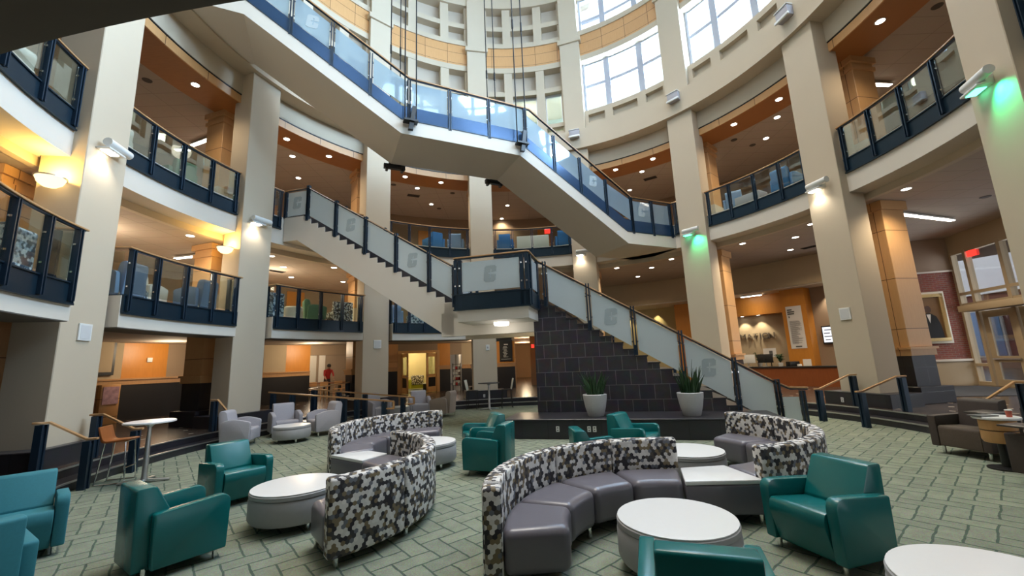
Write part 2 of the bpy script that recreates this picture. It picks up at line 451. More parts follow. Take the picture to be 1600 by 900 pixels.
def darkfloor():
    """dark stone floor with small pale inset squares"""
    m, nt, out = newmat('dark_stone_floor')
    p = principled(nt, out, (.05, .04, .035), .22)
    tc = N(nt, 'ShaderNodeTexCoord'); mp = N(nt, 'ShaderNodeMapping'); mp.inputs['Rotation'].default_value = (0, 0, rad(45))
    L(nt, tc.outputs['Object'], mp.inputs['Vector'])
    b = N(nt, 'ShaderNodeTexBrick', offset=0)
    b.inputs['Color1'].default_value = (.075, .055, .042, 1); b.inputs['Color2'].default_value = (.055, .040, .033, 1); b.inputs['Mortar'].default_value = (.03, .025, .022, 1)
    b.inputs['Scale'].default_value = 1; b.inputs['Mortar Size'].default_value = .006; b.inputs['Brick Width'].default_value = .45; b.inputs['Row Height'].default_value = .45
    L(nt, mp.outputs[0], b.inputs['Vector'])
    q = N(nt, 'ShaderNodeVectorMath', operation='DIVIDE'); q.inputs[1].default_value = (.9, .9, 1); L(nt, mp.outputs[0], q.inputs[0])
    fr = N(nt, 'ShaderNodeVectorMath', operation='FRACTION'); L(nt, q.outputs[0], fr.inputs[0])
    sx = N(nt, 'ShaderNodeSeparateXYZ'); L(nt, fr.outputs[0], sx.inputs[0])
    l1 = N(nt, 'ShaderNodeMath', operation='LESS_THAN'); l1.inputs[1].default_value = .11; L(nt, sx.outputs[0], l1.inputs[0])
    l2 = N(nt, 'ShaderNodeMath', operation='LESS_THAN'); l2.inputs[1].default_value = .11; L(nt, sx.outputs[1], l2.inputs[0])
    mu = N(nt, 'ShaderNodeMath', operation='MULTIPLY'); L(nt, l1.outputs[0], mu.inputs[0]); L(nt, l2.outputs[0], mu.inputs[1])
    L(nt, mixc(nt, mu.outputs[0], b.outputs['Color'], (.50, .42, .33)), p.inputs['Base Color'])
    return m
M['stone'] = darkfloor()

# ------------------------------------------------------------------ the building
Z2, Z1, ZG = 6.86, 3.42, .30          # gallery, mezzanine and outer ring floor levels
colA = lambda k: PH + 30 * k
ORD = {-3: 'column behind the viewer', -2: 'column behind the viewer', -1: 'hidden column at far left', 0: 'leftmost column', 1: 'second column from left', 2: 'third column from left',
       3: 'fourth column from left', 4: 'fifth column from left', 5: 'third column from right', 6: 'second column from right', 7: 'rightmost column', 8: 'column beyond the right edge'}

struct('floor', MB().ring(.02, 7.925, -.2, 0, 0, 360, 96), M['carpet'], smooth=0)
fo = struct('floor', MB().ring(8.25, 34, -.2, ZG, 0, 360, 120), M['stone'], smooth=0)
st = struct('step', MB().ring(7.925, 8.25, -.2, .15, 0, 360, 120), M['plinth'], uv=arc_uv(), smooth=0)
MB().ring(7.915, 7.95, .128, .154, 0, 360, 120).build('step_nosing', M['steel'], st, smooth=0)
MB().ring(8.235, 8.27, .278, .304, 0, 360, 120).build('step_nosing', M['steel'], st, smooth=0)
MB().ring(8.245, 8.256, .151, .279, 0, 360, 120).build('riser', M['plinth'], st, uv=arc_uv(), smooth=0)

for k in range(-4, 8):
    a = colA(k)
    c = struct('column', MB().fb(a, 8.64, 9.36, -.508, .508, .60, 11.25), M['plaster'], bevel=.012, seg=1)
    MB().fb(a, 8.46, 9.45, -.86, .86, .152, .63).build('plinth', M['plinth'], c, bevel=.01, seg=1)
    # wood panelled pier behind each column, one per storey
    mez = k in (-3, -2, -1, 0, 1, 2, 3)
    g1 = 2.95 if mez else 5.74
    pr = struct('pier', MB().fb(a, 10.0, 10.76, -.38, .38, 1.72, g1), M['pierwood'], bevel=.01, seg=1)
    MB().fb(a, 10.0, 10.76, -.38, .38, ZG, 1.50).build('base', M['plinth'], pr)
    MB().fb(a, 9.84, 10.92, -.55, .55, ZG, .72).build('plinth', M['plinth'], pr, bevel=.01, seg=1)
    mb = MB().fb(a, 9.96, 10.80, -.42, .42, 1.50, 1.66); mb.fb(a, 9.92, 10.84, -.46, .46, 1.66, 1.72)
    mb.build('base_cap', M['pierwood'], pr)
    if not mez: MB().fb(a, 9.94, 10.82, -.44, .44, g1 - .25, g1).build('capital', M['pierwood'], pr)
    lv = [(Z2, 10.26)] + ([(Z1, 5.74)] if mez else [])
    for zb, zt in lv:
        pu = struct('pier', MB().fb(a, 10.0, 10.76, -.38, .38, zb + .75, zt), M['pierwood'], bevel=.01, seg=1)
        MB().fb(a, 9.97, 10.79, -.41, .41, zb, zb + .75).build('base', M['cream'], pu, bevel=.01, seg=1)
        mb = MB().fb(a, 9.96, 10.80, -.42, .42, zt - .42, zt - .30)
        mb.fb(a, 9.93, 10.83, -.45, .45, zt - .18, zt); mb.build('capital', M['pierwood'], pu)

# gallery slab (stepped soffit) all round, mezzanine slab on the left half only
mb = MB().ring(8.90, 9.47, 5.9, Z2, 0, 360, 144); struct('floor_upper_edge', mb, M['white'], uv=arc_uv())
mb = MB().ring(9.47, 9.62, 5.72, Z2, 0, 360, 144); struct('beam_upper', mb, M['plaster'], uv=arc_uv())
mb = MB().ring(9.62, 24, 5.75, Z2 - .02, 0, 360, 144); struct('ceiling_ground', mb, M['ceil'], smooth=0)
mb = MB().ring(9.60, 24, Z2 - .02, Z2, 0, 360, 144); struct('floor_upper', mb, M['taupefab'], smooth=0)
for k in range(-3, 3):
    a0, a1 = colA(k) + 3.9, colA(k + 1) - 3.9
    fm = struct('floor_mezzanine_edge', MB().ring(8.49, 9.30, 2.768, Z1, a0, a1, 24), M['white'], uv=arc_uv())
    MB().ring(8.50, 9.30, 2.752, 2.770, a0 + .1, a1 - .1, 24).build('soffit', M['soffit'], fm, smooth=0)
struct('ceiling_mezzanine', MB().ring(9.30, 15.2, 2.95, Z1 - .02, colA(-3) + 3, colA(3) + 2, 80), M['ceil'], smooth=0)
struct('floor_mezzanine', MB().ring(9.30, 15.2, Z1 - .02, Z1, colA(-3) + 3, colA(3) + 2, 80), M['galfloor'], smooth=0)

# ring beam, wooden soffit and ceiling of the gallery storey, drum floor
struct('beam_ring', MB().ring(8.50, 9.12, 11.18, 12.10, 0, 360, 144), M['plaster'], uv=arc_uv())
struct('beam_ring_band', MB().ring(9.10, 9.30, 10.52, 11.20, 0, 360, 144), M['plaster'], uv=arc_uv())
struct('ceiling_soffit', MB().ring(9.14, 10.38, 10.25, 10.30, 0, 360, 144), M['ceilwood'], uv=arc_uv(), smooth=0)
fa = struct('trim_fascia', MB().ring(9.13, 9.17, 10.22, 10.48, 0, 360, 144), M['fascia'], uv=arc_uv())
MB().ring(9.115, 9.30, 10.49, 10.53, 0, 360, 144).build('reveal', M['black'], fa)
struct('ceiling_upper', MB().ring(10.30, 16.2, 10.45, 10.60, 0, 360, 144), M['ceil'], smooth=0)
struct('floor_drum', MB().ring(8.62, 12, 12.02, 12.10, 0, 360, 144), M['plaster'], smooth=0)

# drum: pilasters, wooden band, coffers on the left, windows on the right
for k in range(-4, 8):
    a = colA(k)
    p = struct('pilaster', MB().fb(a, 8.70, 9.35, -.47, .47, 12.08, 16.78), M['plaster'], bevel=.012, seg=1)
    MB().fb(a, 8.62, 9.35, -.55, .55, 16.78, 17.02).build('pilaster_cap', M['plaster'], p, bevel=.01, seg=1)
    MB().fb(a, 8.72, 9.35, -.43, .43, 17.02, 19.9).build('shaft', M['plaster'], p)
band = struct('trim_band', MB().ring(8.93, 9.30, 16.08, 17.20, 0, 360, 144), M['maple'], uv=arc_uv())
mo = MB(); mo.ring(8.88, 9.30, 15.80, 16.08, 0, 360, 144); mo.ring(8.88, 9.30, 17.20, 17.45, 0, 360, 144)
mo.build('moulding', M['plaster'], band, uv=arc_uv())
struct('beam_drum', MB().ring(8.80, 9.9, 19.42, 20.9, 0, 360, 144), M['plaster'], uv=arc_uv())
WN = [0]
for k in range(-4, 8):
    a = colA(k) + 15; lo, hi = colA(k) + 3.1, colA(k + 1) - 3.1
    if -2 <= k <= 3:      # blind coffers with a row of inner windows at the bottom
        w = struct('wall_drum', MB().ring(9.30, 9.45, 14.7, 19.45, lo - .3, hi + .3, 14), M['coffer'], uv=arc_uv())
        g = MB()
        for z0, z1 in ((12.08, 12.45), (12.68, 12.88), (14.55, 14.80), (18.20, 18.46)):
            g.ring(8.92, 9.34, z0, z1, lo, hi, 12)
        for m_ in (a - 5.0, a + 5.0):
            g.ring(8.90, 9.34, 12.08, 15.82, m_ - 1.3, m_ + 1.3, 3)
            g.ring(8.90, 9.34, 17.44, 19.44, m_ - 1.3, m_ + 1.3, 3)
        for e0, e1 in ((lo - .4, lo + .5), (hi - .5, hi + .4)):
            g.ring(8.95, 9.34, 12.08, 15.82, e0, e1, 2); g.ring(8.95, 9.34, 17.44, 19.44, e0, e1, 2)
        g.build('coffer_grid', M['plaster'], w, uv=arc_uv())
        WN[0] += 1
        wi = struct('window_%d' % WN[0], MB().ring(9.18, 9.24, 12.88, 12.95, lo, hi, 12), M['plaster'], uv=arc_uv())
        for b0, b1 in ((lo + .5, a - 6.3), (a - 3.7, a + 3.7), (a + 6.3, hi - .5)):
            fr = MB().ring(9.15, 9.22, 14.42, 14.55, b0, b1, 4); fr.ring(9.15, 9.22, 12.88, 14.55, b0, b0 + .35, 2); fr.ring(9.15, 9.22, 12.88, 14.55, b1 - .35, b1, 2)
            fr.ring(9.15, 9.22, 12.45, 12.52, b0, b1, 4)
            fo_ = fr.build('window_frame', M['steel'], wi)
            MB().ring(9.18, 9.19, 12.45, 14.5, b0, b1, 4).build('pane', M['glass'], fo_)
    else:                 # tall glazed bays, sky outside
        w = struct('wall_drum', MB().ring(8.92, 9.34, 12.95, 13.18, lo - .4, hi + .4, 14), M['plaster'], uv=arc_uv())
        g = MB().ring(8.92, 9.34, 12.08, 12.55, lo - .4, hi + .4, 12)
        g.ring(9.12, 9.34, 12.50, 13.0, lo - .4, hi + .4, 12)
        for m0, m1 in ((lo - .4, lo + 1.0), (a - 6.0, a - 3.6), (a + 3.6, a + 6.0), (hi - 1.0, hi + .4)):
            g.ring(8.92, 9.34, 12.5, 13.0, m0, m1, 3)
        g.build('panel_recess', M['plaster'], w, uv=arc_uv())
        WN[0] += 1
        wi = struct('window_%d' % WN[0], MB().ring(9.30, 9.38, 13.18, 13.26, lo, hi, 12), M['white'], uv=arc_uv())
        for zb, zt, zm in ((13.18, 15.80, 14.62), (17.45, 19.42, 18.2)):
            fr = MB()
            fr.ring(9.26, 9.36, zb, zb + .07, lo, hi, 12); fr.ring(9.26, 9.36, zt - .07, zt, lo, hi, 12); fr.ring(9.26, 9.36, zm - .07, zm + .07, lo, hi, 12)
            for mm, ww in ((lo + .25, .35), (a - 4.8, .8), (a + 4.8, .8), (hi - .25, .35)):
                fr.ring(9.22, 9.38, zb, zt, mm - ww, mm + ww, 2)
            fo_ = fr.build('window_frame', M['frame'], wi)
            MB().ring(9.30, 9.31, zb, zt, lo, hi, 8).build('pane', M['pane'], fo_)
struct('wall_drum_inner', MB().ring(12.0, 12.2, 12.1, 16.0, 0, 360, 60), plain('office_wall', (.42, .46, .42), .8), uv=arc_uv())
struct('ceiling_drum_inner', MB().ring(9.5, 12.2, 15.0, 15.1, colA(-2), colA(4), 60), M['white'], smooth=0)
# roof; unseen round skylight above the middle of the hall, added for overhead fill
struct('roof', MB().ring(4.6, 9.9, 20.8, 21.0, 0, 360, 96), M['white'], smooth=0)
WN[0] += 1
sk = MB().ring(4.5, 4.7, 20.7, 21.1, 0, 360, 64)
for i in range(6):
    d_ = er(i * 30); sk.bar((CX - d_[0] * 4.6, CY - d_[1] * 4.6, 20.9), (CX + d_[0] * 4.6, CY + d_[1] * 4.6, 20.9), .1, .14)
sk = struct('window_%d' % WN[0], sk, M['white'])
MB().ring(.02, 4.6, 20.95, 20.97, 0, 360, 48).build('pane', M['pane'], sk)

# ---- outer walls of the gallery and the mezzanine
struct('wall_upper', MB().ring(15.2, 15.5, Z2, 10.5, 0, 360, 96), M['brownwall'], uv=arc_uv())
pn = struct('trim_upper', MB().ring(15.14, 15.19, Z2, 9.6, 67.6, 71.0, 3), M['orange'], uv=arc_uv())
for a0, a1 in ((20, 24), (36, 40), (95, 98), (126, 130), (152, 156), (-20, -16)):
    MB().ring(15.14, 15.19, Z2, 9.7, a0, a1, 3).build('panel', M['orange'], pn, uv=arc_uv())
struct('wall_mezzanine', MB().ring(15.0, 15.3, Z1, 5.76, colA(-3), colA(3) + 3, 60), M['brownwall'], uv=arc_uv())
pn = struct('trim_mezzanine', MB().ring(14.94, 14.99, Z1, 5.5, 35, 38, 3), M['orange'], uv=arc_uv())
for a0, a1 in ((42, 45), (12, 16), (-26, -21), (52, 55)):
    MB().ring(14.94, 14.99, Z1, 5.5, a0, a1, 3).build('panel', M['orange'], pn, uv=arc_uv())
struct('wall_mezzanine_end', MB().fb(colA(3) + 2.4, 9.3, 15.2, -.08, .08, Z1, 5.76), M['tanwall'])

# ---- ground storey, left: dark wainscot, chair rail, brown and orange wall above; openings to the rooms behind
WL = 15.0
def wallseg(a0, a1, upper, dark=True, top=2.97):
    n = max(2, int((a1 - a0) / 2))
    w = struct('wall_left', MB().ring(WL, WL + .25, 1.72 if dark else ZG, top, a0, a1, n), M[upper], uv=arc_uv())
    if dark:
        MB().ring(WL - .03, WL + .25, ZG, 1.50, a0, a1, n).build('wainscot', M['wainscot'], w, uv=arc_uv())
        c = MB().ring(WL - .06, WL + .25, 1.50, 1.66, a0, a1, n); c.ring(WL - .1, WL + .25, 1.66, 1.72, a0, a1, n)
        c.build('chair_rail', M['wood'], w, uv=arc_uv())
    return w
for a0, a1, u_ in ((-105, -20, 'brownwall'), (-20, 10, 'tanwall'), (10, 20.2, 'tanwall'), (20.2, 25.4, 'orange'), (25.4, 38.9, 'brownwall'), (38.9, 42.5, 'tanwall'), (42.5, 46.6, 'orange'),
                   (56.4, 61.4, 'tanwall'), (61.4, 63.3, 'fascia'), (71.6, 74.3, 'orange'), (76.8, 81.0, 'tanwall'), (81.0, 84.6, 'fascia'), (84.6, 88.5, 'orange')):
    wallseg(a0, a1, u_)
for a0, a1, zb in ((46.6, 56.4, 2.45), (63.3, 71.6, 2.48), (74.3, 76.8, 2.3)):    # heads over the openings
    struct('wall_left', MB().ring(WL, WL + .25, zb, 2.97, a0, a1, 4), M['brownwall'], uv=arc_uv())
# cafe behind the third bay
w = struct('wall_cafe', MB().ring(21, 21.2, ZG, 3.4, 45, 60, 8), M['brownwall'], uv=arc_uv())
MB().ring(20.9, 20.98, 1.0, 2.9, 51.4, 52.6, 2).build('panel', M['cream'], w)
MB().ring(20.9, 20.98, 1.0, 2.9, 53.0, 54.0, 2).build('panel', M['white'], w)
struct('wall_cafe_side', MB().fb(61.5, WL, 21.2, -.1, .1, ZG, 3.4), M['tanwall']); struct('wall_cafe_side', MB().fb(45.5, WL, 21.2, -.1, .1, ZG, 3.4), M['tanwall'])
struct('ceiling_cafe', MB().ring(WL + .2, 31, 3.3, 3.4, 44, 100, 24), M['white'], smooth=0)
# room behind the open pair of doors
struct('wall_lounge', MB().ring(19, 19.2, ZG, 3.4, 62, 72.4, 6), M['yellowwall'], uv=arc_uv())
struct('wall_lounge_side', MB().fb(72.4, WL + .2, 19.2, -.1, .1, ZG, 3.4), M['yellowwall']); struct('wall_lounge_side', MB().fb(63.0, WL + .2, 19.2, -.1, .1, ZG, 3.4), M['yellowwall'])
struct('floor_lounge', MB().ring(WL + .1, 19, .28, .312, 63, 72.3, 6), M['carpet'], smooth=0)
# bright narrow passage and the long corridor beside the stair
struct('wall_passage', MB().ring(25, 25.2, ZG, 3.4, 72.6, 80, 4), M['white'], uv=arc_uv())
struct('wall_passage_side', MB().fb(78.2, WL + .2, 25, -.1, .1, ZG, 3.4), M['tanwall'])
wc = struct('wall_corridor', MB().ring(30, 30.2, ZG, 3.4, 84, 100, 6), M['tanwall'], uv=arc_uv())
w = struct('wall_corridor_left', MB().fb(88.5, WL, 30, -.1, .02, ZG, 3.4), M['tanwall'])
MB().fb(88.5, WL, 30, .02, .05, ZG, 3.0).build('panel', M['fascia'], w)
struct('wall_corridor_right', MB().fb(94, WL, 30, 0, .15, ZG, 3.4), M['orange'])

# ---- ground storey, right: bulkhead, information alcove, brick wall, entrance glazing
struct('wall_bulkhead', MB().ring(14.7, 15.0, 4.52, 5.78, 92, 153.5, 26), M['tanwall'], uv=arc_uv())
struct('ceiling_alcove', MB().ring(14.7, 19, 4.50, 4.56, 92, 153.5, 26), M['white'], smooth=0)
struct('wall_alcove', MB().ring(16.5, 16.8, ZG, 4.52, 128.4, 141.6, 8), M['tanwall'], uv=arc_uv())
struct('wall_alcove_header', MB().ring(16.0, 16.5, 3.56, 4.52, 130, 141.4, 8), M['orange'], uv=arc_uv())
struct('wall_alcove_pillar', MB().ring(15.25, 16.6, ZG, 4.52, 141.4, 145.0, 4), M['orange'], uv=arc_uv())
struct('wall_alcove_right', MB().ring(15.9, 16.3, ZG, 4.52, 145.0, 153.5, 6), M['brownwall'], uv=arc_uv())
struct('wall_alcove_left', MB().ring(17.0, 17.3, ZG, 4.52, 92, 122.5, 14), M['yellowwall'], uv=arc_uv())
struct('wall_alcove_panel', MB().ring(15.9, 16.8, ZG, 4.52, 122.5, 129.6, 5), M['orange'], uv=arc_uv())
E0 = (16.6, 15.3); UB = (-.970, .243); UG = (-.243, -.970)       # corner of brick wall and glazing
bw = struct('wall_brick', MB().lb(E0, UB, UG, 0, 2.75, -.3, 0, 1.22, 4.47), M['brick'])
MB().lb(E0, UB, UG, 0, 2.75, -.3, .03, ZG, 1.14).build('wainscot', M['tanwall'], bw)
MB().lb(E0, UB, UG, 0, 2.75, -.3, .07, 1.14, 1.22).build('cap', M['white'], bw)
MB().lb(E0, UB, UG, 0, 2.75, -.3, 0, 4.47, 5.78).build('head', M['brownwall'], bw)
MB().lb(E0, UB, UG, 0, 2.75, -.3, .04, 4.44, 4.50).build('ledge', M['white'], bw)
gw = struct('wall_right', MB().lb(E0, UG, UB, -.3, 11, -.3, .05, 5.12, 5.78), M['tanwall'])
# entrance glazing: tall frames with transom, a pair of doors beyond the canopy bar
WN[0] += 1
fr = MB()
for s0, s1 in ((-.05, .10), (.62, .74), (2.02, 2.16), (3.3, 3.44), (4.7, 4.84), (6.2, 6.34)):
    fr.lb(E0, UG, UB, s0, s1, -.12, .06, ZG, 5.12)
for z0, z1 in ((5.02, 5.14), (3.02, 3.20), (3.5, 3.6)): fr.lb(E0, UG, UB, -.05, 6.3, -.11, .05, z0, z1)
fr.lb(E0, UG, UB, -.05, .7, -.11, .05, .95, 1.05); fr.lb(E0, UG, UB, -.05, .7, -.11, .05, ZG, .42)
wi = struct('window_%d' % WN[0], fr, M['tanwall'])
MB().lb(E0, UG, UB, 0, 6.2, -.04, -.03, .35, 5.1).build('pane', M['pane'], wi)
MB().lb(E0, UG, UB, .62, 6.3, .05, .55, 2.86, 3.08).build('canopy', M['tanwall'], wi, bevel=.01)
for i, s0 in enumerate((.76, 2.18)):
    dr = MB()
    for q0, q1, z0, z1 in ((0, .22, ZG, 2.85), (1.02, 1.24, ZG, 2.85), (.2, 1.04, 2.62, 2.85), (.2, 1.04, 1.10, 1.30), (.2, 1.04, ZG, .52)):
        dr.lb(E0, UG, UB, s0 + q0, s0 + q1, -.07, -.01, z0, z1)
    d = struct('door_%d' % (i + 1), dr, M['tanwall'])
    MB().lb(E0, UG, UB, s0 + .2, s0 + 1.04, -.045, -.035, .5, 2.65).build('pane', M['pane'], d)
    MB().lb(E0, UG, UB, s0 + .1, s0 + 1.14, .02, .05, 1.18, 1.23).build('push_bar', M['steel'], d)
# what is seen outside: paved forecourt and the brick building across it
struct('ground_outside', MB().box(17.2, 45, -8, 40, .05, .25), plain('paving', (.42, .40, .38), .8), smooth=0)
ob = thing('brick_building', 'red brick building with white cornice and blue windows seen through entrance glazing', 'building', (28, 20, .25))
MB().box(28, 32, 2, 34, .25, 4.6).build('wall', M['brick'], ob)
MB().box(27.8, 32, 2, 34, 4.6, 7.6).build('cornice', plain('pale_cornice', (.85, .85, .86), .8), ob)
bl = plain('blue_pane', (.10, .22, .40), .15, 0, var=.15, scale=.6)
for i in range(9):
    y = 4 + i * 3.3
    f_ = MB().box(27.9, 28.05, y, y + 2.4, .9, 3.7).build('window', M['white'], ob)
    MB().box(27.87, 27.91, y + .12, y + 1.13, 1.0, 3.6).build('pane', bl, f_); MB().box(27.87, 27.91, y + 1.27, y + 2.28, 1.0, 3.6).build('pane', bl, f_)

# ------------------------------------------------------------------ guardrails of the balconies
def guard(label, a0, a1, R, zn, zr, npan, group=None, ret=0):
    """curved guardrail: navy base, double posts, clear panes, timber-topped rail; ret = length of the end returns"""
    am = (a0 + a1) / 2
    t = thing('glass_guardrail', label, 'guardrail', pol(am, R, zn), 0, group)
    n = max(3, int((a1 - a0) / 1.5))
    b = MB().ring(R + .015, R + .035, zn, zn + .37, a0, a1, n)
    b.ring(R - .015, R + .06, zn - .025, zn + .01, a0, a1, n); b.ring(R - .01, R + .06, zn + .35, zn + .375, a0, a1, n)
    rl = MB().ring(R - .055, R + .06, zr - .035, zr, a0, a1, n)
    run = MB().ring(R - .03, R + .035, zr - .06, zr - .036, a0, a1, n)
    for sg, a in ((1, a0), (-1, a1)):
        if ret:
            b.fb(a, R, R + ret, -.01 * sg, .01 * sg, zn, zn + .37)
            rl.fb(a, R - .055, R + ret, -.06, .06, zr - .035, zr)
    b.build('base_panel', M['navyflat'], t, uv=arc_uv())
    rl.build('handrail', M['wood'], t, uv=arc_uv(), bevel=.006, seg=1)
    run.build('rail_bracket', M['navy'], t)
    da = (a1 - a0) / npan
    off = .09 / R * 57.3
    for i in range(npan + 1):
        a = a0 + da * i + (off if i == 0 else -off if i == npan else 0)
        p = MB().fb(a, R - .045, R + .055, -.045, -.020, zn + .04, zr - .05); p.fb(a, R - .045, R + .055, .020, .045, zn + .04, zr - .05)
        p.fb(a, R - .02, R + .03, -.022, .022, zn + .04, zn + .42)
        po = p.build('post', M['navy'], t)
        c = MB()
        for z in (zn + .55, zn + 1.05):
            for s_ in (-.055, .055): c.fb(a, R - .012, R + .02, s_ - .012, s_ + .012, z - .015, z + .015)
        c.build('glass_clip', M['chrome'], po, smooth=0)
    g = .075 / R * 57.3
    for i in range(npan):
        MB().ring(R, R + .012, zn + .42, zr - .09, a0 + da * i + g + (off if i == 0 else 0), a0 + da * (i + 1) - g - (off if i == npan - 1 else 0), 5).build('glass_panel', M['glass'], t)
    if ret:
        for sg, a in ((1, a0), (-1, a1)):
            MB().fb(a, R + .10, R + ret - .1, -.006, .006, zn + .42, zr - .09).build('glass_panel', M['glass'], t)
            MB().fb(a, R + ret - .10, R + ret, -.03, .03, zn + .04, zr - .05).build('post', M['navy'], t)
    return t
BAY = {-2: 'nearest bay at left', -1: 'far left bay at the picture edge', 0: 'bay between leftmost and second columns', 1: 'bay between second and third columns from left', 2: 'bay between third and fourth columns from left',
       3: 'bay between fourth and fifth columns from left', 4: 'bay behind the foot of the hanging stair', 5: 'bay between third and second columns from right', 6: 'bay between second column from right and rightmost column', 7: 'bay right of the rightmost column'}
for k in (-1, 0, 2, 3, 5, 6, 7):
    guard('clear glass guardrail on the upper gallery, ' + BAY[k], colA(k) + 3.45, colA(k + 1) - 3.45, 8.855, 6.434, 7.765, 4, 'upper gallery guardrails')
guard('short upper gallery guardrail beside the head of the lower stair, left of it', 22.5, 25.4, 8.855, 6.434, 7.765, 1, 'upper gallery guardrails')
guard('short upper gallery guardrail right of the lower stair head, by third column', 41.3, 45.5, 8.855, 6.434, 7.765, 1, 'upper gallery guardrails')
guard('short upper gallery guardrail between hanging stair foot and third column from right', 133.9, 135.6, 8.855, 6.434, 7.765, 1, 'upper gallery guardrails')
guard('upper gallery guardrail behind the hanging stair, beside the fifth column', 112.4, 118.4, 8.855, 6.434, 7.765, 1, 'upper gallery guardrails')
for k in (-2, -1, 0, 1, 2):
    guard('projecting mezzanine balcony guardrail with navy base, ' + BAY[k], colA(k) + 4.1, colA(k + 1) - 4.1, 8.445, 3.067, 4.455, 4 if k != 2 else 5, 'mezzanine guardrails', ret=.42)

# ------------------------------------------------------------------ stairs
def emblem(mb, o, u, z, w, hgt, off):
    """blocky C with a pick shaped cut, drawn upright on a pane; o = plan centre, u = direction"""
    pts = [(.15, 0), (.85, 0), (1, .15), (1, .66), (.61, .70), (.61, .40), (.50, .33), (.50, .69), (.34, .74), (.34, .80), (.50, .85), (.50, 1.19), (.61, 1.12), (.61, .86), (1, .93), (1, 1.35), (.85, 1.5), (.15, 1.5), (0, 1.35), (0, .15)]
    nx, ny = -u[1], u[0]
    def f(d): return lambda p: (o[0] + u[0] * (p[0] - .5 + .10 * (p[1] - .75)) * w - nx * (off + d), o[1] + u[1] * (p[0] - .5 + .10 * (p[1] - .75)) * w - ny * (off + d), z + (p[1] - .75) / 1.5 * hgt)
    mb.prism(pts, f(0), f(.003))
def stair_rail(t, p0, u, n, posts, zf, lo, hi, zrail, plo, phi, marks, frost, o=0.0, big=False):
    """guard along a flight: zf(s) reference height; lo/hi pane limits, zrail rail height above it"""
    P3 = lambda s, q, z: (p0[0] + u[0] * s + n[0] * q, p0[1] + u[1] * s + n[1] * q, z)
    for i, s in enumerate(posts):
        m = MB()
        zz = zf(s)
        m.lb(p0, u, n, s - .05, s - .02, o - .06, o + .05, zz + plo, zz + phi); m.lb(p0, u, n, s + .02, s + .05, o - .06, o + .05, zz + plo, zz + phi)
        m.lb(p0, u, n, s - .03, s + .03, o - .03, o + .03, zz + plo, zz + lo + .08)
        po = m.build('post', M['navy'], t)
        c = MB()
        for z in (zz + lo + .16, zz + hi - .2):
            for d in (-.065, .065): c.lb(p0, u, n, s + d - .014, s + d + .014, o - .03, o + .02, z - .018, z + .018)
        c.build('glass_clip', M['chrome'], po, smooth=0)
    for i in range(len(posts) - 1):
        s0, s1 = posts[i] + .075, posts[i + 1] - .075
        z0, z1 = zf(s0), zf(s1)
        g = MB().hexa([P3(s0, o - .006, z0 + lo), P3(s1, o - .006, z1 + lo), P3(s1, o + .006, z1 + lo), P3(s0, o + .006, z0 + lo)],
                      [P3(s0, o - .006, z0 + hi), P3(s1, o - .006, z1 + hi), P3(s1, o + .006, z1 + hi), P3(s0, o + .006, z0 + hi)])
        gp = g.build('glass_panel', frost, t, smooth=0)
        if i in marks:
            s = (s0 + s1) / 2; e = MB()
            emblem(e, P3(s, o, 0)[:2], u if u[0] > 0 else (-u[0], -u[1]), zf(s) + (lo + hi) / 2 + .03, .31, .42, .009)
            e.build('emblem', M['emblem'], gp, smooth=0)
def rail_path(t, pts, mat=None, w=.07, hh=.035):
    m = MB()
    for a, b in zip(pts[:-1], pts[1:]): m.bar(a, b, w, hh)
    m.build('handrail', mat or M['wood'], t, bevel=.006, seg=1)
    m = MB()
    for a, b in zip(pts[:-1], pts[1:]): m.bar((a[0], a[1], a[2] - .033), (b[0], b[1], b[2] - .033), .035, .03)
    m.build('rail_bracket', M['navy'], t)

PA = (1.13, 11.03); US = (.968, -.251); NS = (.251, .968)     # near side line of the lower stair (s grows down to the right)
RI, TR = .1757, .279; SL = RI / TR
WID = 2.05
ps = lambda s, o, z: (PA[0] + US[0] * s + NS[0] * o, PA[1] + US[1] * s + NS[1] * o, z)
t1 = thing('lower_stair', 'straight lower staircase on dark slate block rising from carpet to a landing and gallery', 'staircase', ps(2, 1, 0))
zL = 20 * RI
# flight 1: slate block with stepped outline and treads
prof = [(-.6, .0), (-.6, zL)]
for i in range(-2, 18):
    prof += [(i * TR, (20 - (i + 2)) * RI), (i * TR, (19 - (i + 2)) * RI)]
prof += [(17 * TR, 0)]
MB().prism(prof, lambda p: ps(p[0], 0, p[1]), lambda p: ps(p[0], WID, p[1])).build('slate_block', M['darktile'], t1, smooth=0, uv=lambda co, n: ((co.x - PA[0]) * US[0] + (co.y - PA[1]) * US[1], co.z) if abs(n.z) < .7 else (co.x, co.y))
m = MB()
for i in range(-2, 18):
    z = (20 - (i + 2)) * RI
    m.lb(PA, US, NS, i * TR - TR, i * TR + .025, -.03, WID, z - .005, z + .03)
m.build('tread', M['plinth'], t1, smooth=0)
m = MB().lb(PA, US, NS, -1.12, 4.7, -1.28, -.01, 0, .40); b_ = m.build('bench', M['plinth'], t1, bevel=.008, seg=1)
MB().lb(PA, US, NS, -1.15, 4.73, -1.31, -.005, .40, .435).build('bench_top', M['plinth'], t1, bevel=.006, seg=1)
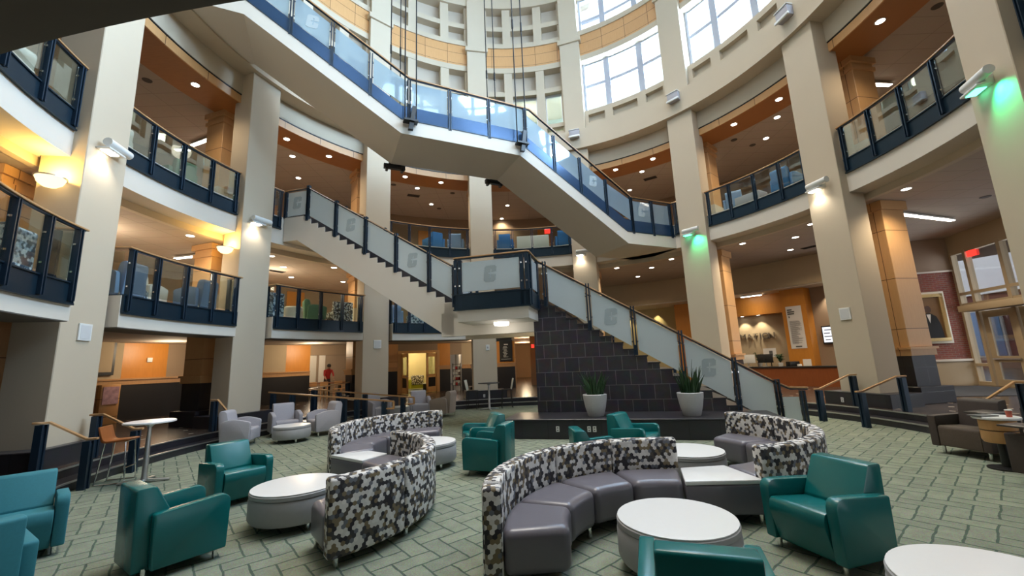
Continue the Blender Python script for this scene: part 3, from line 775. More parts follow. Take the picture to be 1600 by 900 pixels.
# landing that projects towards the viewer
m = MB().lb(PA, US, NS, -2.34, -.47, -1.15, .02, 2.80, zL - .03); m.lb(PA, US, NS, -3.2, -.55, 0, WID, 3.05, zL - .03)
m.build('landing', M['white'], t1, smooth=0)
MB().lb(PA, US, NS, -3.2, -.55, .01, WID, zL - .03, zL).lb(PA, US, NS, -2.33, -.48, -1.12, .02, zL - .03, zL - .001).build('landing_floor', M['plinth'], t1)
MB().lb(PA, US, NS, -3.3, -.6, 0, .16, 2.53, 3.2).build('edge_beam', M['white'], t1, smooth=0)
MB().lb(PA, US, NS, -3.3, -.6, WID - .16, WID, 2.53, 3.2).build('edge_beam', M['white'], t1, smooth=0)
MB().lb(PA, US, NS, -3.2, -.6, .16, WID - .16, 2.93, 3.06).build('landing_soffit', M['white'], t1, smooth=0)
m = MB()
m.lb(PA, US, NS, -2.40, -.41, -1.20, -1.17, 3.11, 3.50); m.lb(PA, US, NS, -2.42, -.39, -1.22, -1.13, 3.085, 3.12); m.lb(PA, US, NS, -2.42, -.39, -1.22, -1.13, 3.48, 3.51)
m.lb(PA, US, NS, -.44, -.41, -1.20, -.02, 3.11, 3.50); m.lb(PA, US, NS, -.47, -.39, -1.2, -.02, 3.085, 3.12); m.lb(PA, US, NS, -2.40, -2.37, -1.2, -.02, 3.11, 3.5)
m.build('base_panel', M['navyflat'], t1, smooth=0)
def pane(t, s0, s1, o0, o1, z0, z1, mat, mark=None):
    m = MB().lb(PA, US, NS, s0, s1, o0, o1, z0, z1); g = m.build('glass_panel', mat, t, smooth=0)
    if mark:
        e = MB(); emblem(e, ps((s0 + s1) / 2, (o0 + o1) / 2, 0)[:2], US, (z0 + z1) / 2 + .03, .31, .42, .009); e.build('emblem', M['emblem'], g, smooth=0)
pane(t1, -2.18, -.66, -1.176, -1.164, 3.56, 4.33, M['frost'], True)
pane(t1, -.426, -.414, -.92, -.22, 3.56, 4.33, M['frost'])
pane(t1, -2.386, -2.374, -.92, -.22, 3.56, 4.33, M['frost'])
m = MB()
for s, o in ((-2.36, -1.15), (-2.24, -1.15), (-.47, -1.15), (-.60, -1.15), (-.43, -1.0), (-.43, -.10), (-.43, -.18), (-2.36, -.12)):
    po = MB().lb(PA, US, NS, s - .045, s + .045, o - .05, o + .05, 3.13, 4.40).build('post', M['navy'], t1)
    c = MB()
    for z in (3.72, 4.18): c.lb(PA, US, NS, s - .018, s + .018, o - .065, o - .04, z - .018, z + .018)
    c.build('glass_clip', M['chrome'], po, smooth=0)
rail_path(t1, [ps(-2.38, -.1, 4.46), ps(-2.38, -1.18, 4.46), ps(-.43, -1.18, 4.46), ps(-.43, -.05, 4.46), ps(-.30, .03, 4.40), ps(5.02, .03, 1.05), ps(5.25, .03, .93), ps(5.62, .03, .92)], w=.09)
zf1 = lambda s: 18 * RI - SL * s
stair_rail(t1, PA, US, NS, [-.24, .89, 1.98, 3.06, 4.18, 5.02], zf1, .06, .98, 1.05, -.12, 1.12, (1, 3), M['frost'], o=.03)
stair_rail(t1, PA, US, NS, [5.02, 5.50], lambda s: 0, .03, .72, .9, 0, .86, (), M['frost'], o=.03)
far = [(-.3, 4.40), (5.02, 1.05), (5.6, .92)]
rail_path(t1, [ps(s, WID - .06, z) for s, z in far])
for s in (-.24, 1.4, 3.06, 5.0): MB().lb(PA, US, NS, s - .04, s + .04, WID - .1, WID - .02, zf1(s) - .1, zf1(s) + 1.1).build('post', M['navy'], t1)
# flight 2: white stringers with saw-tooth top, treads and soffit
zf2 = lambda s: 21 * RI - SL * (s + 3.2)
S0 = -3.2; TOP = S0 - 17 * TR         # first riser of the flight; nosing of the last tread below the gallery
poly = [(S0 + TR, 2.53), (S0 + TR, zL)]
for i in range(18):
    poly += [(S0 - i * TR + TR * .0, (20 + i) * RI), (S0 - i * TR, (21 + i) * RI)]
poly += [(TOP - TR, 38 * RI), (TOP - TR, 39 * RI), (-9.0, 39 * RI), (-9.0, 6.0), (-8.45, 6.0), (-3.25, 2.62)]
poly = [(min(s, S0 + TR), z) for s, z in poly]
for o0, o1 in ((0, .12), (WID - .12, WID)):
    MB().prism(poly, lambda p: ps(p[0], o0, p[1]), lambda p: ps(p[0], o1, p[1])).build('stringer', M['white'], t1, smooth=0)
m = MB()
for i in range(18):
    m.lb(PA, US, NS, S0 - (i + 1) * TR, S0 - i * TR + .02, .02, WID - .02, (21 + i) * RI - .035, (21 + i) * RI + .012)
    m.lb(PA, US, NS, S0 - i * TR - .01, S0 - i * TR + .012, .03, WID - .03, (20 + i) * RI, (21 + i) * RI)
m.lb(PA, US, NS, -9.4, TOP - TR + .02, 0, WID, 39 * RI - .04, 39 * RI + .004)
m.build('tread', M['plinth'], t1, smooth=0)
so = MB().hexa([ps(-3.25, .1, 2.70), ps(-3.25, WID - .1, 2.70), ps(-8.45, WID - .1, 6.08), ps(-8.45, .1, 6.08)], [ps(-3.25, .1, 2.78), ps(-3.25, WID - .1, 2.78), ps(-8.45, WID - .1, 6.16), ps(-8.45, .1, 6.16)])
so.lb(PA, US, NS, -9.0, -8.4, .1, WID - .1, 6.02, 6.12); so.build('soffit', M['white'], t1, smooth=0)
stair_rail(t1, PA, US, NS, [-8.09, -6.98, -5.87, -4.79, -3.69, -2.90], zf2, .07, .98, 1.06, -.14, 1.10, (1, 3), M['frost'], o=.03)
stair_rail(t1, PA, US, NS, [-8.98, -8.09], lambda s: 39 * RI, .02, .86, .93, -.02, .88, (0,), M['frost'], o=.03)
rail_path(t1, [ps(-9.05, .03, 7.80), ps(-8.1, .03, 7.80), ps(-2.9, .03, 4.56), ps(-2.45, .03, 4.46)])
rail_path(t1, [ps(-9.05, WID - .06, 7.80), ps(-8.1, WID - .06, 7.80), ps(-2.9, WID - .06, 4.56)])
for s in (-8.1, -6.4, -4.7, -2.9): MB().lb(PA, US, NS, s - .04, s + .04, WID - .1, WID - .02, zf2(s) - .1, zf2(s) + 1.08).build('post', M['navy'], t1)

# hanging stair (gallery to the drum storey) with a flat landing carried by steel rods
PB = (.46, 13.01); UB2 = (-.908, -.419); NB = (.419, -.908)      # s grows up to the left; normal points to the viewer
pb = lambda s, o, z: (PB[0] + UB2[0] * s + NB[0] * o, PB[1] + UB2[1] * s + NB[1] * o, z)
t2 = thing('hanging_stair', 'long white upper staircase hung on steel rods across the hall, navy sides and pale glass', 'staircase', pb(0, -1, 8.6))
BOT = [(-6.75, 5.90), (-4.32, 5.90), (0, 8.62), (3.95, 8.62), (8.12, 11.24), (9.6, 11.24)]
def strip(o0, o1, lo, hi):
    m = MB()
    for (s0, z0), (s1, z1) in zip(BOT[:-1], BOT[1:]):
        m.hexa([pb(s0, o0, z0 + lo), pb(s1, o0, z1 + lo), pb(s1, o1, z1 + lo), pb(s0, o1, z0 + lo)], [pb(s0, o0, z0 + hi), pb(s1, o0, z1 + hi), pb(s1, o1, z1 + hi), pb(s0, o1, z0 + hi)])
    return m
strip(-WID, 0, 0, .47).build('deck', M['white'], t2, smooth=0)
for o0, o1 in ((-.05, -.02), (-WID + .02, -WID + .05)): strip(o0, o1, .47, .93).build('side_panel', M['navyreflect'], t2, smooth=0)
for o0, o1 in ((-.06, .015), (-WID - .015, -WID + .06)): strip(o0, o1, .455, .485).build('side_trim', M['navy'], t2, smooth=0)
m = MB()
for s0, s1, z0, z1 in ((-4.32, 0, 6.36, 9.08), (3.95, 8.12, 9.08, 11.7)):
    for i in range(15):
        a, b = s0 + (s1 - s0) * i / 15, s0 + (s1 - s0) * (i + 1) / 15
        z = z0 + (z1 - z0) * (i + 1) / 15
        m.lb(PB, UB2, NB, a, b, -WID + .06, -.06, z - .18, z + .16)
m.build('tread', M['plinth'], t2, smooth=0)
def zb(s):
    for (s0, z0), (s1, z1) in zip(BOT[:-1], BOT[1:]):
        if s <= s1: return z0 + (z1 - z0) * (s - s0) / (s1 - s0)
    return BOT[-1][1]
for o, marks in ((-.03, (0,)), (-WID + .03, ())):
    stair_rail(t2, PB, UB2, NB, [-6.55, -5.62, -4.62], lambda s: 5.90, .90, 1.72, 1.85, .40, 1.80, () if not marks else (1,), M['frostup'], o=o)
    stair_rail(t2, PB, UB2, NB, [-4.62, -3.48, -2.40, -1.35, -.25], lambda s: zb(s) + .07, .86, 1.70, 1.85, .40, 1.80, () if not marks else (1,), M['frostup'], o=o)
    stair_rail(t2, PB, UB2, NB, [-.25, 1.10, 2.44, 3.72], lambda s: 8.62, .92, 1.76, 1.85, .40, 1.83, (), M['frostup'], o=o)
    stair_rail(t2, PB, UB2, NB, [3.72, 4.85, 5.93, 7.0, 8.1], lambda s: zb(s) + .05, .90, 1.74, 1.85, .40, 1.82, () if not marks else (2,), M['frostup'], o=o)
    rail_path(t2, [pb(-6.7, o, 7.76), pb(-4.64, o, 7.76), pb(-.42, o, 10.45), pb(3.70, o, 10.53), pb(8.1, o, 13.15), pb(9.5, o, 13.15)], w=.09)
# brackets and rods
for nm, s, o in (('near left', 3.70, .14), ('near right', -.02, .14), ('far left', 3.80, -WID - .20), ('far right', .05, -WID - .20)):
    z = 8.98 if o > 0 else 8.66
    hg = thing('suspension_hanger', 'black steel bracket with two thin rods, ' + nm + ' corner of the hanging stair landing', 'hanger', pb(s, o, z), 0, 'rods of the hanging stair')
    m = MB().lb(PB, UB2, NB, s - .21, s + .21, o - .12, o + .12, z - .03, z + .03)
    m.hexa([pb(s - .07, o - .06, z - .28), pb(s + .07, o - .06, z - .28), pb(s + .07, o + .06, z - .28), pb(s - .07, o + .06, z - .28)], [pb(s - .17, o - .06, z + .5), pb(s - .05, o - .06, z + .5), pb(s - .05, o + .06, z + .5), pb(s - .17, o + .06, z + .5)]) if o > 0 else m.lb(PB, UB2, NB, s - .36, s + .36, o - .07, o + .07, z - .13, z + .02).lb(PB, UB2, NB, s - .30, s - .22, o - .1, o + .1, z - .2, z).lb(PB, UB2, NB, s + .22, s + .30, o - .1, o + .1, z - .2, z)
    m.build('bracket', M['black'], hg, smooth=0)
    for d in (-.17, .17):
        MB().tube([pb(s + d, o, z - .02), pb(s + d, o, 20.8)], .020, 8).build('rod', M['rod'], hg)
        MB().tube([pb(s + d, o, z + 4.4), pb(s + d, o, z + 4.75)], .034, 8).build('turnbuckle', M['rod'], hg)

# ------------------------------------------------------------------ step handrails
def step_rail(label, lo, up, ext):
    """lo: foot of the lower post (x,y), up: foot of the upper post; ext: short level ends of the rail"""
    t = thing('step_handrail', label, 'handrail', (lo[0], lo[1], 0), 0, 'handrails on the steps')
    d = Vector((up[0] - lo[0], up[1] - lo[1])).normalized()
    zl, zu = .78, 1.08
    for (x, y), z0, z1 in ((lo, 0, zl - .03), (up, ZG, zu - .03)):
        m = MB(); q = (-d[1], d[0])
        m.lb((x, y), (d[0], d[1]), q, -.05, .05, -.07, -.03, z0, z1); m.lb((x, y), (d[0], d[1]), q, -.05, .05, .03, .07, z0, z1)
        m.lb((x, y), (d[0], d[1]), q, -.03, .03, -.035, .035, z0, z1 - .04)
        m.build('post', M['navy'], t)
    m = MB(); pts = [(lo[0] - d[0] * ext, lo[1] - d[1] * ext, zl), (lo[0] + d[0] * .03, lo[1] + d[1] * .03, zl), (up[0] - d[0] * .1, up[1] - d[1] * .1, zu), (up[0] + d[0] * ext, up[1] + d[1] * ext, zu)]
    for a, b in zip(pts[:-1], pts[1:]): m.bar(a, b, .06, .035)
    m.build('rail', M['wood'], t, bevel=.006, seg=1)
def radial(xy, dR):
    dx, dy = xy[0] - CX, xy[1] - CY; R = math.hypot(dx, dy)
    return (CX + dx * (R + dR) / R, CY + dy * (R + dR) / R)
LR = [((-7.05, 7.09), 'near side of the leftmost column'), ((-7.26, 8.18), 'far side of the leftmost column, behind the bar table'), ((-7.42, 11.0), 'left of the second column from left'), ((-6.85, 12.35), 'right of the second column from left, behind grey armchairs'),
      ((7.60, 10.75), 'left of the second column from right'), ((7.79, 9.69), 'right of the second column from right'), ((7.95, 7.35), 'behind the brown armchair at far right'), ((5.65, 14.55), 'left of the third column from right, behind the stair'), ((-4.55, 15.85), 'near the third column from left')]
for xy, tx in LR[:3] + LR[4:7]:
    R = math.hypot(xy[0] - CX, xy[1] - CY)
    step_rail('oak step handrail on navy posts, ' + tx, xy, radial(xy, 8.42 - R), .12)

# straight ramp between second and third columns from left, with a rail on either side
struct('floor_ramp', MB().hexa([(-7.55, 13.25, -.1), (-3.9, 12.72, -.1), (-3.75, 13.75, -.1), (-6.95, 14.35, -.1)], [(-7.55, 13.25, .30), (-3.9, 12.72, .004), (-3.75, 13.75, .004), (-6.95, 14.35, .30)]), M['stone'], smooth=0)
def ramp_rail(label, p0, p1, posts, loop=True):
    t = thing('ramp_handrail', label, 'handrail', ((p0[0] + p1[0]) / 2, (p0[1] + p1[1]) / 2, 0), 0, 'ramp handrails')
    P0, P1 = Vector(p0), Vector(p1); d = (P1 - P0).normalized(); dx = Vector((d.x, d.y, 0)).normalized(); q = (-dx.y, dx.x)
    pts = [P0, P1] + ([P1 - Vector((0, 0, .20)), P1 - dx * .30 - Vector((0, 0, .20))] if loop else [])
    m = MB()
    for a, b in zip(pts[:-1], pts[1:]): m.bar(a, b, .055, .04)
    m.build('rail', M['wood'], t)
    for f in posts:
        c = P0.lerp(P1, f); zf = .30 * (1 - f) if loop else ZG
        p = MB().lb((c.x, c.y), (dx.x, dx.y), q, -.07, -.03, -.05, .05, zf, c.z - .02); p.lb((c.x, c.y), (dx.x, dx.y), q, .03, .07, -.05, .05, zf, c.z - .02)
        p.lb((c.x, c.y), (dx.x, dx.y), q, -.04, .04, -.03, .03, zf, c.z - .06)
        p.build('post', M['navy'], t)
ramp_rail('front oak ramp handrail on navy posts, just behind the grey armchairs', (-7.72, 13.24, 1.12), (-3.60, 12.52, .75), (.04, .20, .62, .72, .93))
ramp_rail('rear oak ramp handrail on navy posts, beyond the front one', (-7.0, 14.32, 1.12), (-3.27, 13.62, .76), (.05, .3, .55, .90))
ramp_rail('short oak handrail rising at the back of the ramp, by third column from left', (-7.0, 14.45, 1.12), (-6.6, 17.0, 1.22), (.1, .9), False)

# ------------------------------------------------------------------ seating
def rounded(p, r, n=5):
    """round the corners listed as (point, radius) of a polygon"""
    out = []
    m = len(p)
    for i in range(m):
        x = Vector(p[i]); rr = r[i] if isinstance(r, (list, tuple)) else r
        if rr <= 0: out.append(tuple(x)); continue
        a = (Vector(p[i - 1]) - x); b = (Vector(p[(i + 1) % m]) - x)
        ra = min(rr, a.length * .45, b.length * .45); a.normalize(); b.normalize()
        A, B = x + a * ra, x + b * ra
        for k in range(n + 1):
            t = k / n
            out.append(tuple(A * (1 - t) ** 2 + x * 2 * t * (1 - t) + B * t ** 2))
    return out
def slab(poly, x0, x1): return MB().prism(poly, lambda p: (x0, p[0], p[1]), lambda p: (x1, p[0], p[1]))
def armchair(name, label, fab, seat=None, style='teal', group=None, cat='armchair'):
    """local: front looks to -y"""
    t = thing(name, label, cat, (0, 0, 0), 0, group)
    seat = seat or fab
    W, aw = .36, .10
    if style == 'teal':
        arm = rounded([(-.34, .085), (-.36, .59), (.25, .545), (.24, .085)], [.02, .11, .03, .02], 6)
        back = rounded([(.05, .30), (.05, .44), (.215, .765), (.365, .765), (.35, .07), (.10, .07)], [.01, .01, .03, .03, .02, .02])
        sea = rounded([(-.30, .07), (-.385, .36), (-.36, .455), (.10, .415), (.10, .07)], [.04, .05, .07, .01, .01], 5)
        foot_r, foot_h = .022, .07
    elif style == 'grey':
        W, aw = .38, .10
        arm = rounded([(-.36, .12), (-.38, .57), (-.05, .66), (.24, .62), (.26, .12)], [.02, .05, .2, .08, .03])
        back = rounded([(.08, .36), (.19, .84), (.33, .86), (.37, .78), (.31, .12), (.15, .12)], [.02, .06, .05, .05, .02, .02])
        sea = rounded([(-.37, .13), (-.38, .42), (.12, .40), (.12, .13)], [.03, .07, .01, .01])
        foot_r, foot_h = .022, .12
    else:
        W, aw = .39, .115
        arm = rounded([(-.37, .12), (-.37, .60), (.34, .60), (.34, .12)], .02)
        back = rounded([(.10, .36), (.17, .84), (.35, .86), (.35, .12), (.2, .12)], [.02, .04, .03, .02, .02])
        sea = rounded([(-.36, .13), (-.36, .45), (.14, .43), (.14, .13)], [.02, .06, .01, .01])
        foot_r, foot_h = .025, .12
    for sx in (-1, 1):
        x0, x1 = (W - aw, W) if sx > 0 else (-W, -W + aw)
        slab(arm, x0, x1).build('arm', fab, t, local=True, bevel=.016, seg=2)
    g = .006 if style == 'teal' else .012
    slab(back, -W + aw + g, W - aw - g).build('backrest', fab, t, local=True, bevel=.018, seg=2)
    slab(sea, -W + aw + .006, W - aw - .006).build('seat', seat, t, local=True, bevel=.018, seg=2)
    for x in (-.29, .29):
        for y in (-.27, .27):
            MB().lathe([(foot_r * .8, 0), (foot_r, .02), (foot_r * .85, foot_h + .04)], (x, y, 0), 12).build('foot', M['chrome'], t, local=True)
    return t
def put(o, x, y, phi, z=0): o.location = (x, y, z); o.rotation_euler = (0, 0, rad(phi + 90)); return o

TG = 'teal armchairs on the carpet'
teal = put(armchair('teal_armchair', 'teal vinyl armchair seen from behind at lower left, left of oval-looking white ottoman', M['teal'], group=TG), -3.38, 4.33, 55)
for x, y, ph, lb_ in ((-4.02, 6.18, -35, 'teal vinyl armchair behind the near left white ottoman, facing it'),
                      (-.47, 7.22, 163, 'front one of two teal armchairs side by side left of the slate bench'),
                      (-.66, 8.42, 200, 'rear one of two teal armchairs side by side left of the slate bench'),
                      (1.14, 6.30, 4, 'teal armchair mostly hidden behind long curved sofa, only its back edge showing'),
                      (2.02, 7.62, -40, 'teal armchair in front of the slate bench between two outlets and planter'),
                      (2.70, 3.95, 197, 'large teal armchair at right facing left, beside white wedge table'),
                      (1.03, 2.62, 72, 'teal armchair cut by the bottom edge, only the top of its back seen')):
    put(dup(teal, (0, 0, 0), 0, lb_), x, y, ph)
tf = put(armchair('teal_armchair', 'teal fabric armchair at far left edge with chrome foot, its front to the viewer', M['tealfab'], group='teal fabric armchairs'), -5.20, 4.58, -42)
put(dup(tf, (0, 0, 0), 0, 'teal fabric armchair cut by the bottom left corner of the picture'), -4.12, 3.28, 150)

GG = 'grey armchairs by the ramp'
grey = put(armchair('grey_armchair', 'pale grey armchair seen from its side, nearest the second column from left', M['greyfab'], style='grey', group=GG), -6.88, 10.62, 12)
for x, y, ph, lb_ in ((-6.50, 12.0, -50, 'pale grey armchair facing the viewer, behind the small round ottoman'),
                      (-5.35, 11.95, -135, 'pale grey armchair turned left, right of the small round ottoman'),
                      (-4.86, 14.78, -38, 'pale grey armchair behind the ramp rails, left one of the pair there'),
                      (-3.55, 15.55, -70, 'pale grey armchair behind the ramp rails, beside a small white table')):
    put(dup(grey, (0, 0, 0), 0, lb_), x, y, ph)
put(armchair('taupe_armchair', 'taupe armchair seen from behind, right end of the ramp rails', M['taupefab'], style='grey', group=GG), -2.52, 14.85, 165)

br = put(armchair('brown_armchair', 'dark brown armchair with tablet arm facing left, in front of the blue-black pier base', M['brownfab'], M['brownseat'], style='box', group='brown armchairs'), 7.32, 6.98, 192)
b2 = put(dup(br, (0, 0, 0), 0, 'dark brown armchair cut by the right edge, seen from its side'), 6.72, 5.35, 100)
for o in (br,):
    m = MB().lathe([(.02, .62), (.02, .68)], (.34, -.1, 0), 10); m.cb((.30, -.16, .70), (.34, .42, .025)); m.build('tablet_arm', M['darktop'], o, local=True, bevel=.008)
m = MB().lathe([(.02, .62), (.02, .68)], (.34, -.1, 0), 10); m.cb((.30, -.16, .70), (.34, .42, .025)); m.build('tablet_arm', M['darktop'], b2, local=True, bevel=.008)
t = thing('side_table', 'small round-topped side table with amber drum between the two brown armchairs', 'table', (6.84, 6.20, 0))
MB().lathe([(.20, 0), (.20, .02), (.05, .035), (.05, .40)], (0, 0, 0), 24).build('base', M['black'], t, local=True)
MB().lathe([(.17, .36), (.19, .40), (.19, .66), (.17, .68)], (0, 0, 0), 28).build('drum', M['maple'], t, local=True)
MB().lathe([(.24, .68), (.245, .69), (.245, .705), (.24, .715)], (0, 0, 0), 32).build('top', M['laminate'], t, local=True)
t = thing('paper_cup', 'small reddish cup standing on the side table by the brown armchairs', 'cup', (6.90, 6.08, .715))
MB().lathe([(.028, 0), (.036, .09)], (0, 0, 0), 20).build('body', plain('red_cup', (.45, .10, .06), .6), t, local=True); MB().lathe([(.039, .088), (.039, .10), (.03, .104)], (0, 0, 0), 20).build('lid', M['offwhite'], t, local=True)
t = tag(MB().cb((6.72, 6.26, .722), (.26, .19, .014)).build('magazine', M['ink'], None), 'dark folded magazine on the side table by the brown armchairs', 'magazine')

# ---- curved sofas: four seat modules and four backs each
def curved_sofa(label, c, d0, d1):
    """d0..d1: plain mathematical angles (degrees) of the arc around c"""
    t = thing('curved_sofa', label, 'sofa', (c[0], c[1], 0), 0, 'curved honeycomb sofas')
    n = 4
    cc = (c[0], c[1])
    A0, A1 = 180 - d0, 180 - d1          # ring() runs clockwise from -x
    for i in range(n):
        a0 = A0 + (A1 - A0) * i / n; a1 = A0 + (A1 - A0) * (i + 1) / n
        e = .25 * (1 if a1 > a0 else -1)
        s = MB().ring(1.03, 1.575, .10, .445, a0 + e, a1 - e, 5, cc).build('seat', M['seatvinyl'], t, bevel=.07, seg=5)
        b = MB().ring(1.575, 1.735, .09, .77, a0 + e * .3, a1 - e * .3, 12, cc).build('backrest', M['hex'], t, bevel=.03, seg=3, uv=lambda co, nn: sofa_uv(co, nn, c))
        for R in (1.10, 1.66):
            aa = a0 + (a1 - a0) * .12
            q = (c[0] - R * cos(rad(aa)), c[1] + R * sin(rad(aa)))
            MB().lathe([(.02, 0), (.026, .015), (.022, .11)], (q[0], q[1], 0), 10).build('foot', M['chrome'], t)
    return t
def sofa_uv(co, n, c):
    dx, dy = co.x - c[0], co.y - c[1]; R = math.hypot(dx, dy); a = math.atan2(dy, dx)
    if n.z > .75: return (a * 1.66, R + 3)
    if abs(n.x * dx + n.y * dy) / R < .5: return (R, co.z)
    return (a * R, co.z + (0 if n.x * dx + n.y * dy > 0 else 2))
curved_sofa('curved sofa with honeycomb back at lower right, open towards the viewer around a white ottoman', (1.42, 3.68), 73, 186)
curved_sofa('curved sofa with honeycomb back at right rear, its back to the right and viewer', (2.32, 6.30), -83, 41)
curved_sofa('curved sofa whose tall honeycomb back faces the viewer at left of centre', (-2.78, 5.33), -52, 60)
curved_sofa('curved sofa with honeycomb back behind the left wedge table, under the ramp rails', (-1.53, 7.80), 216, 94)
def wedge(label, poly):
    cx_, cy_ = sum(p[0] for p in poly) / 4, sum(p[1] for p in poly) / 4
    t = thing('wedge_table', label, 'table', (cx_, cy_, 0), 0, 'wedge tables joining the sofas')
    MB().prism(poly, lambda p: (p[0], p[1], .10), lambda p: (p[0], p[1], .40)).build('body', M['seatvinyl'], t, bevel=.025, seg=3)
    MB().prism(poly, lambda p: (p[0], p[1], .40), lambda p: (p[0], p[1], .445)).build('top', M['laminate'], t, bevel=.012, seg=2)
    for p in poly:
        q = (p[0] * .85 + cx_ * .15, p[1] * .85 + cy_ * .15)
        MB().lathe([(.02, 0), (.026, .015), (.022, .11)], (q[0], q[1], 0), 10).build('foot', M['chrome'], t)
wedge('white topped wedge table between the two right hand curved sofas', [(1.735, 4.65), (2.54, 4.60), (2.44, 5.24), (1.90, 5.20)])
wedge('white topped wedge table between the two left hand curved sofas', [(-2.25, 6.27), (-2.02, 6.71), (-2.40, 6.98), (-2.92, 6.76)])
def ottoman(label, x, y, r=.49, h=.42):
    t = thing('round_ottoman', label, 'ottoman table', (x, y, 0), 0, 'round white topped ottomans')
    MB().lathe([(r - .05, .09), (r - .02, .095), (r, .13), (r, h - .10), (r - .015, h - .07)], (0, 0, 0), 56).build('drum', M['ottside'], t, local=True)
    MB().lathe([(r - .02, h - .068), (r - .004, h - .06), (r - .004, h - .022), (r - .015, h - .012)], (0, 0, 0), 56).build('band', M['ottside'], t, local=True)
    MB().lathe([(r - .03, h - .012), (r - .012, h - .010), (r - .012, h - .002), (r - .03, h)], (0, 0, 0), 56).build('top', M['laminate'], t, local=True)
    for k in range(4):
        a = pi / 4 + k * pi / 2
        MB().lathe([(.022, 0), (.028, .015), (.024, .10)], ((r - .12) * cos(a), (r - .12) * sin(a), 0), 10).build('foot', M['chrome'], t, local=True)
ottoman('white topped round ottoman with grey drum at left, before the honeycomb sofa back', -2.66, 5.27, .50)
ottoman('white topped round ottoman in front of the lower right curved sofa', 1.30, 3.78)
ottoman('white topped round ottoman behind the lower right curved sofa, by right rear sofa', 2.42, 6.25)
ottoman('white topped round ottoman partly hidden behind the left honeycomb sofa', -1.60, 7.75)
ottoman('white topped round ottoman cut by the bottom right corner', 2.70, 2.60, .52)
ottoman('small pale round ottoman between the grey armchairs', -5.72, 10.92, .44, .40)
ottoman('small pale round ottoman behind the ramp rails, before two grey armchairs', -4.02, 14.72, .33, .40)

# ---- bar height tables, stools and chairs
def bar_table(label, x, y, rz, top, rt):
    t = thing('bar_table', label, 'table', (x, y, 0), rad(rz), 'bar height tables')
    MB().lathe([(rt - .01, .965), (rt, .97), (rt, .99), (rt - .01, 1.0)], (0, 0, 0), 48).build('top', top, t, local=True)
    MB().lathe([(.06, .03), (.042, .10), (.032, .9), (.09, .955), (.09, .966)], (0, 0, 0), 20).build('column', M['steel'], t, local=True)
    m = MB()
    for k in range(4):
        a = k * pi / 2
        m.bar((.03 * cos(a), .03 * sin(a), .045), (.36 * cos(a), .36 * sin(a), .02), .06, .03)
    m.build('base', M['steel'], t, local=True, bevel=.006)
bar_table('bar height table with white round top and steel foot, on carpet by the leftmost column', -6.32, 7.38, 20, M['laminate'], .36)
bar_table('bar height table with dark round top in front of the fourth column', -1.05, 16.45, 10, M['darktop'], .42)
def stool(label, x, y, phi, seatm, legm, z=0, h=.76):
    t = thing('bar_stool', label, 'stool', (x, y, z), rad(phi + 90), 'bar stools')
    pr = rounded([(-.20, h - .02), (-.20, h + .01), (.14, h), (.21, h + .24), (.235, h + .24), (.17, h - .03)], [.01, .01, .06, .01, .01, .06], 4)
    slab(pr, -.20, .20).build('seat', seatm, t, local=True, bevel=.008)
    m = MB()
    for sx in (-.19, .19):
        m.tube([(sx, -.20, .012), (sx * .85, -.15, h - .03)], .010, 8); m.tube([(sx, .20, .012), (sx * .85, .13, h - .03)], .010, 8)
        m.tube([(sx, -.20, .012), (sx, .20, .012)], .010, 8)
    m.tube([(-.19, -.19, .25), (.19, -.19, .25)], .009, 8); m.tube([(-.17, -.15, h - .03), (.17, -.15, h - .03)], .009, 8)
    m.build('sled_frame', legm, t, local=True)
stool('orange brown plywood bar stool with wire frame behind the left bar table', -6.90, 7.48, 20, M['stoolwood'], M['chrome'], h=.70)
def side_chair(label, x, y, phi, z=ZG):
    t = thing('side_chair', label, 'chair', (x, y, z), rad(phi + 90), 'tall chairs at the dark bar table')
    MB().cb((0, 0, .70), (.40, .40, .03)).build('seat', M['black'], t, local=True, bevel=.01)
    slab([(.17, .72), (.26, 1.12), (.29, 1.12), (.20, .70)], -.20, .20).build('backrest', M['cream'], t, local=True, bevel=.008)
    for sx in (-.17, .17):
        for y0, y1 in ((-.16, -.2), (.17, .22)): MB().tube([(sx, y0, .69), (sx * 1.15, y1, 0)], .013, 8).build('leg', M['black'], t, local=True)
    m = MB()
    for sx in (-.185, .185): m.tube([(sx, -.185, .3), (sx, .2, .3)], .009, 8)
    m.tube([(-.185, -.185, .3), (.185, -.185, .3)], .009, 8); m.build('footrest', M['black'], t, local=True)
side_chair('tall dark chair with pale back at left of the dark bar table', -1.72, 16.72, -5, 0.0)
side_chair('tall dark chair with pale back at right of the dark bar table', -.38, 16.75, 185, 0.0)

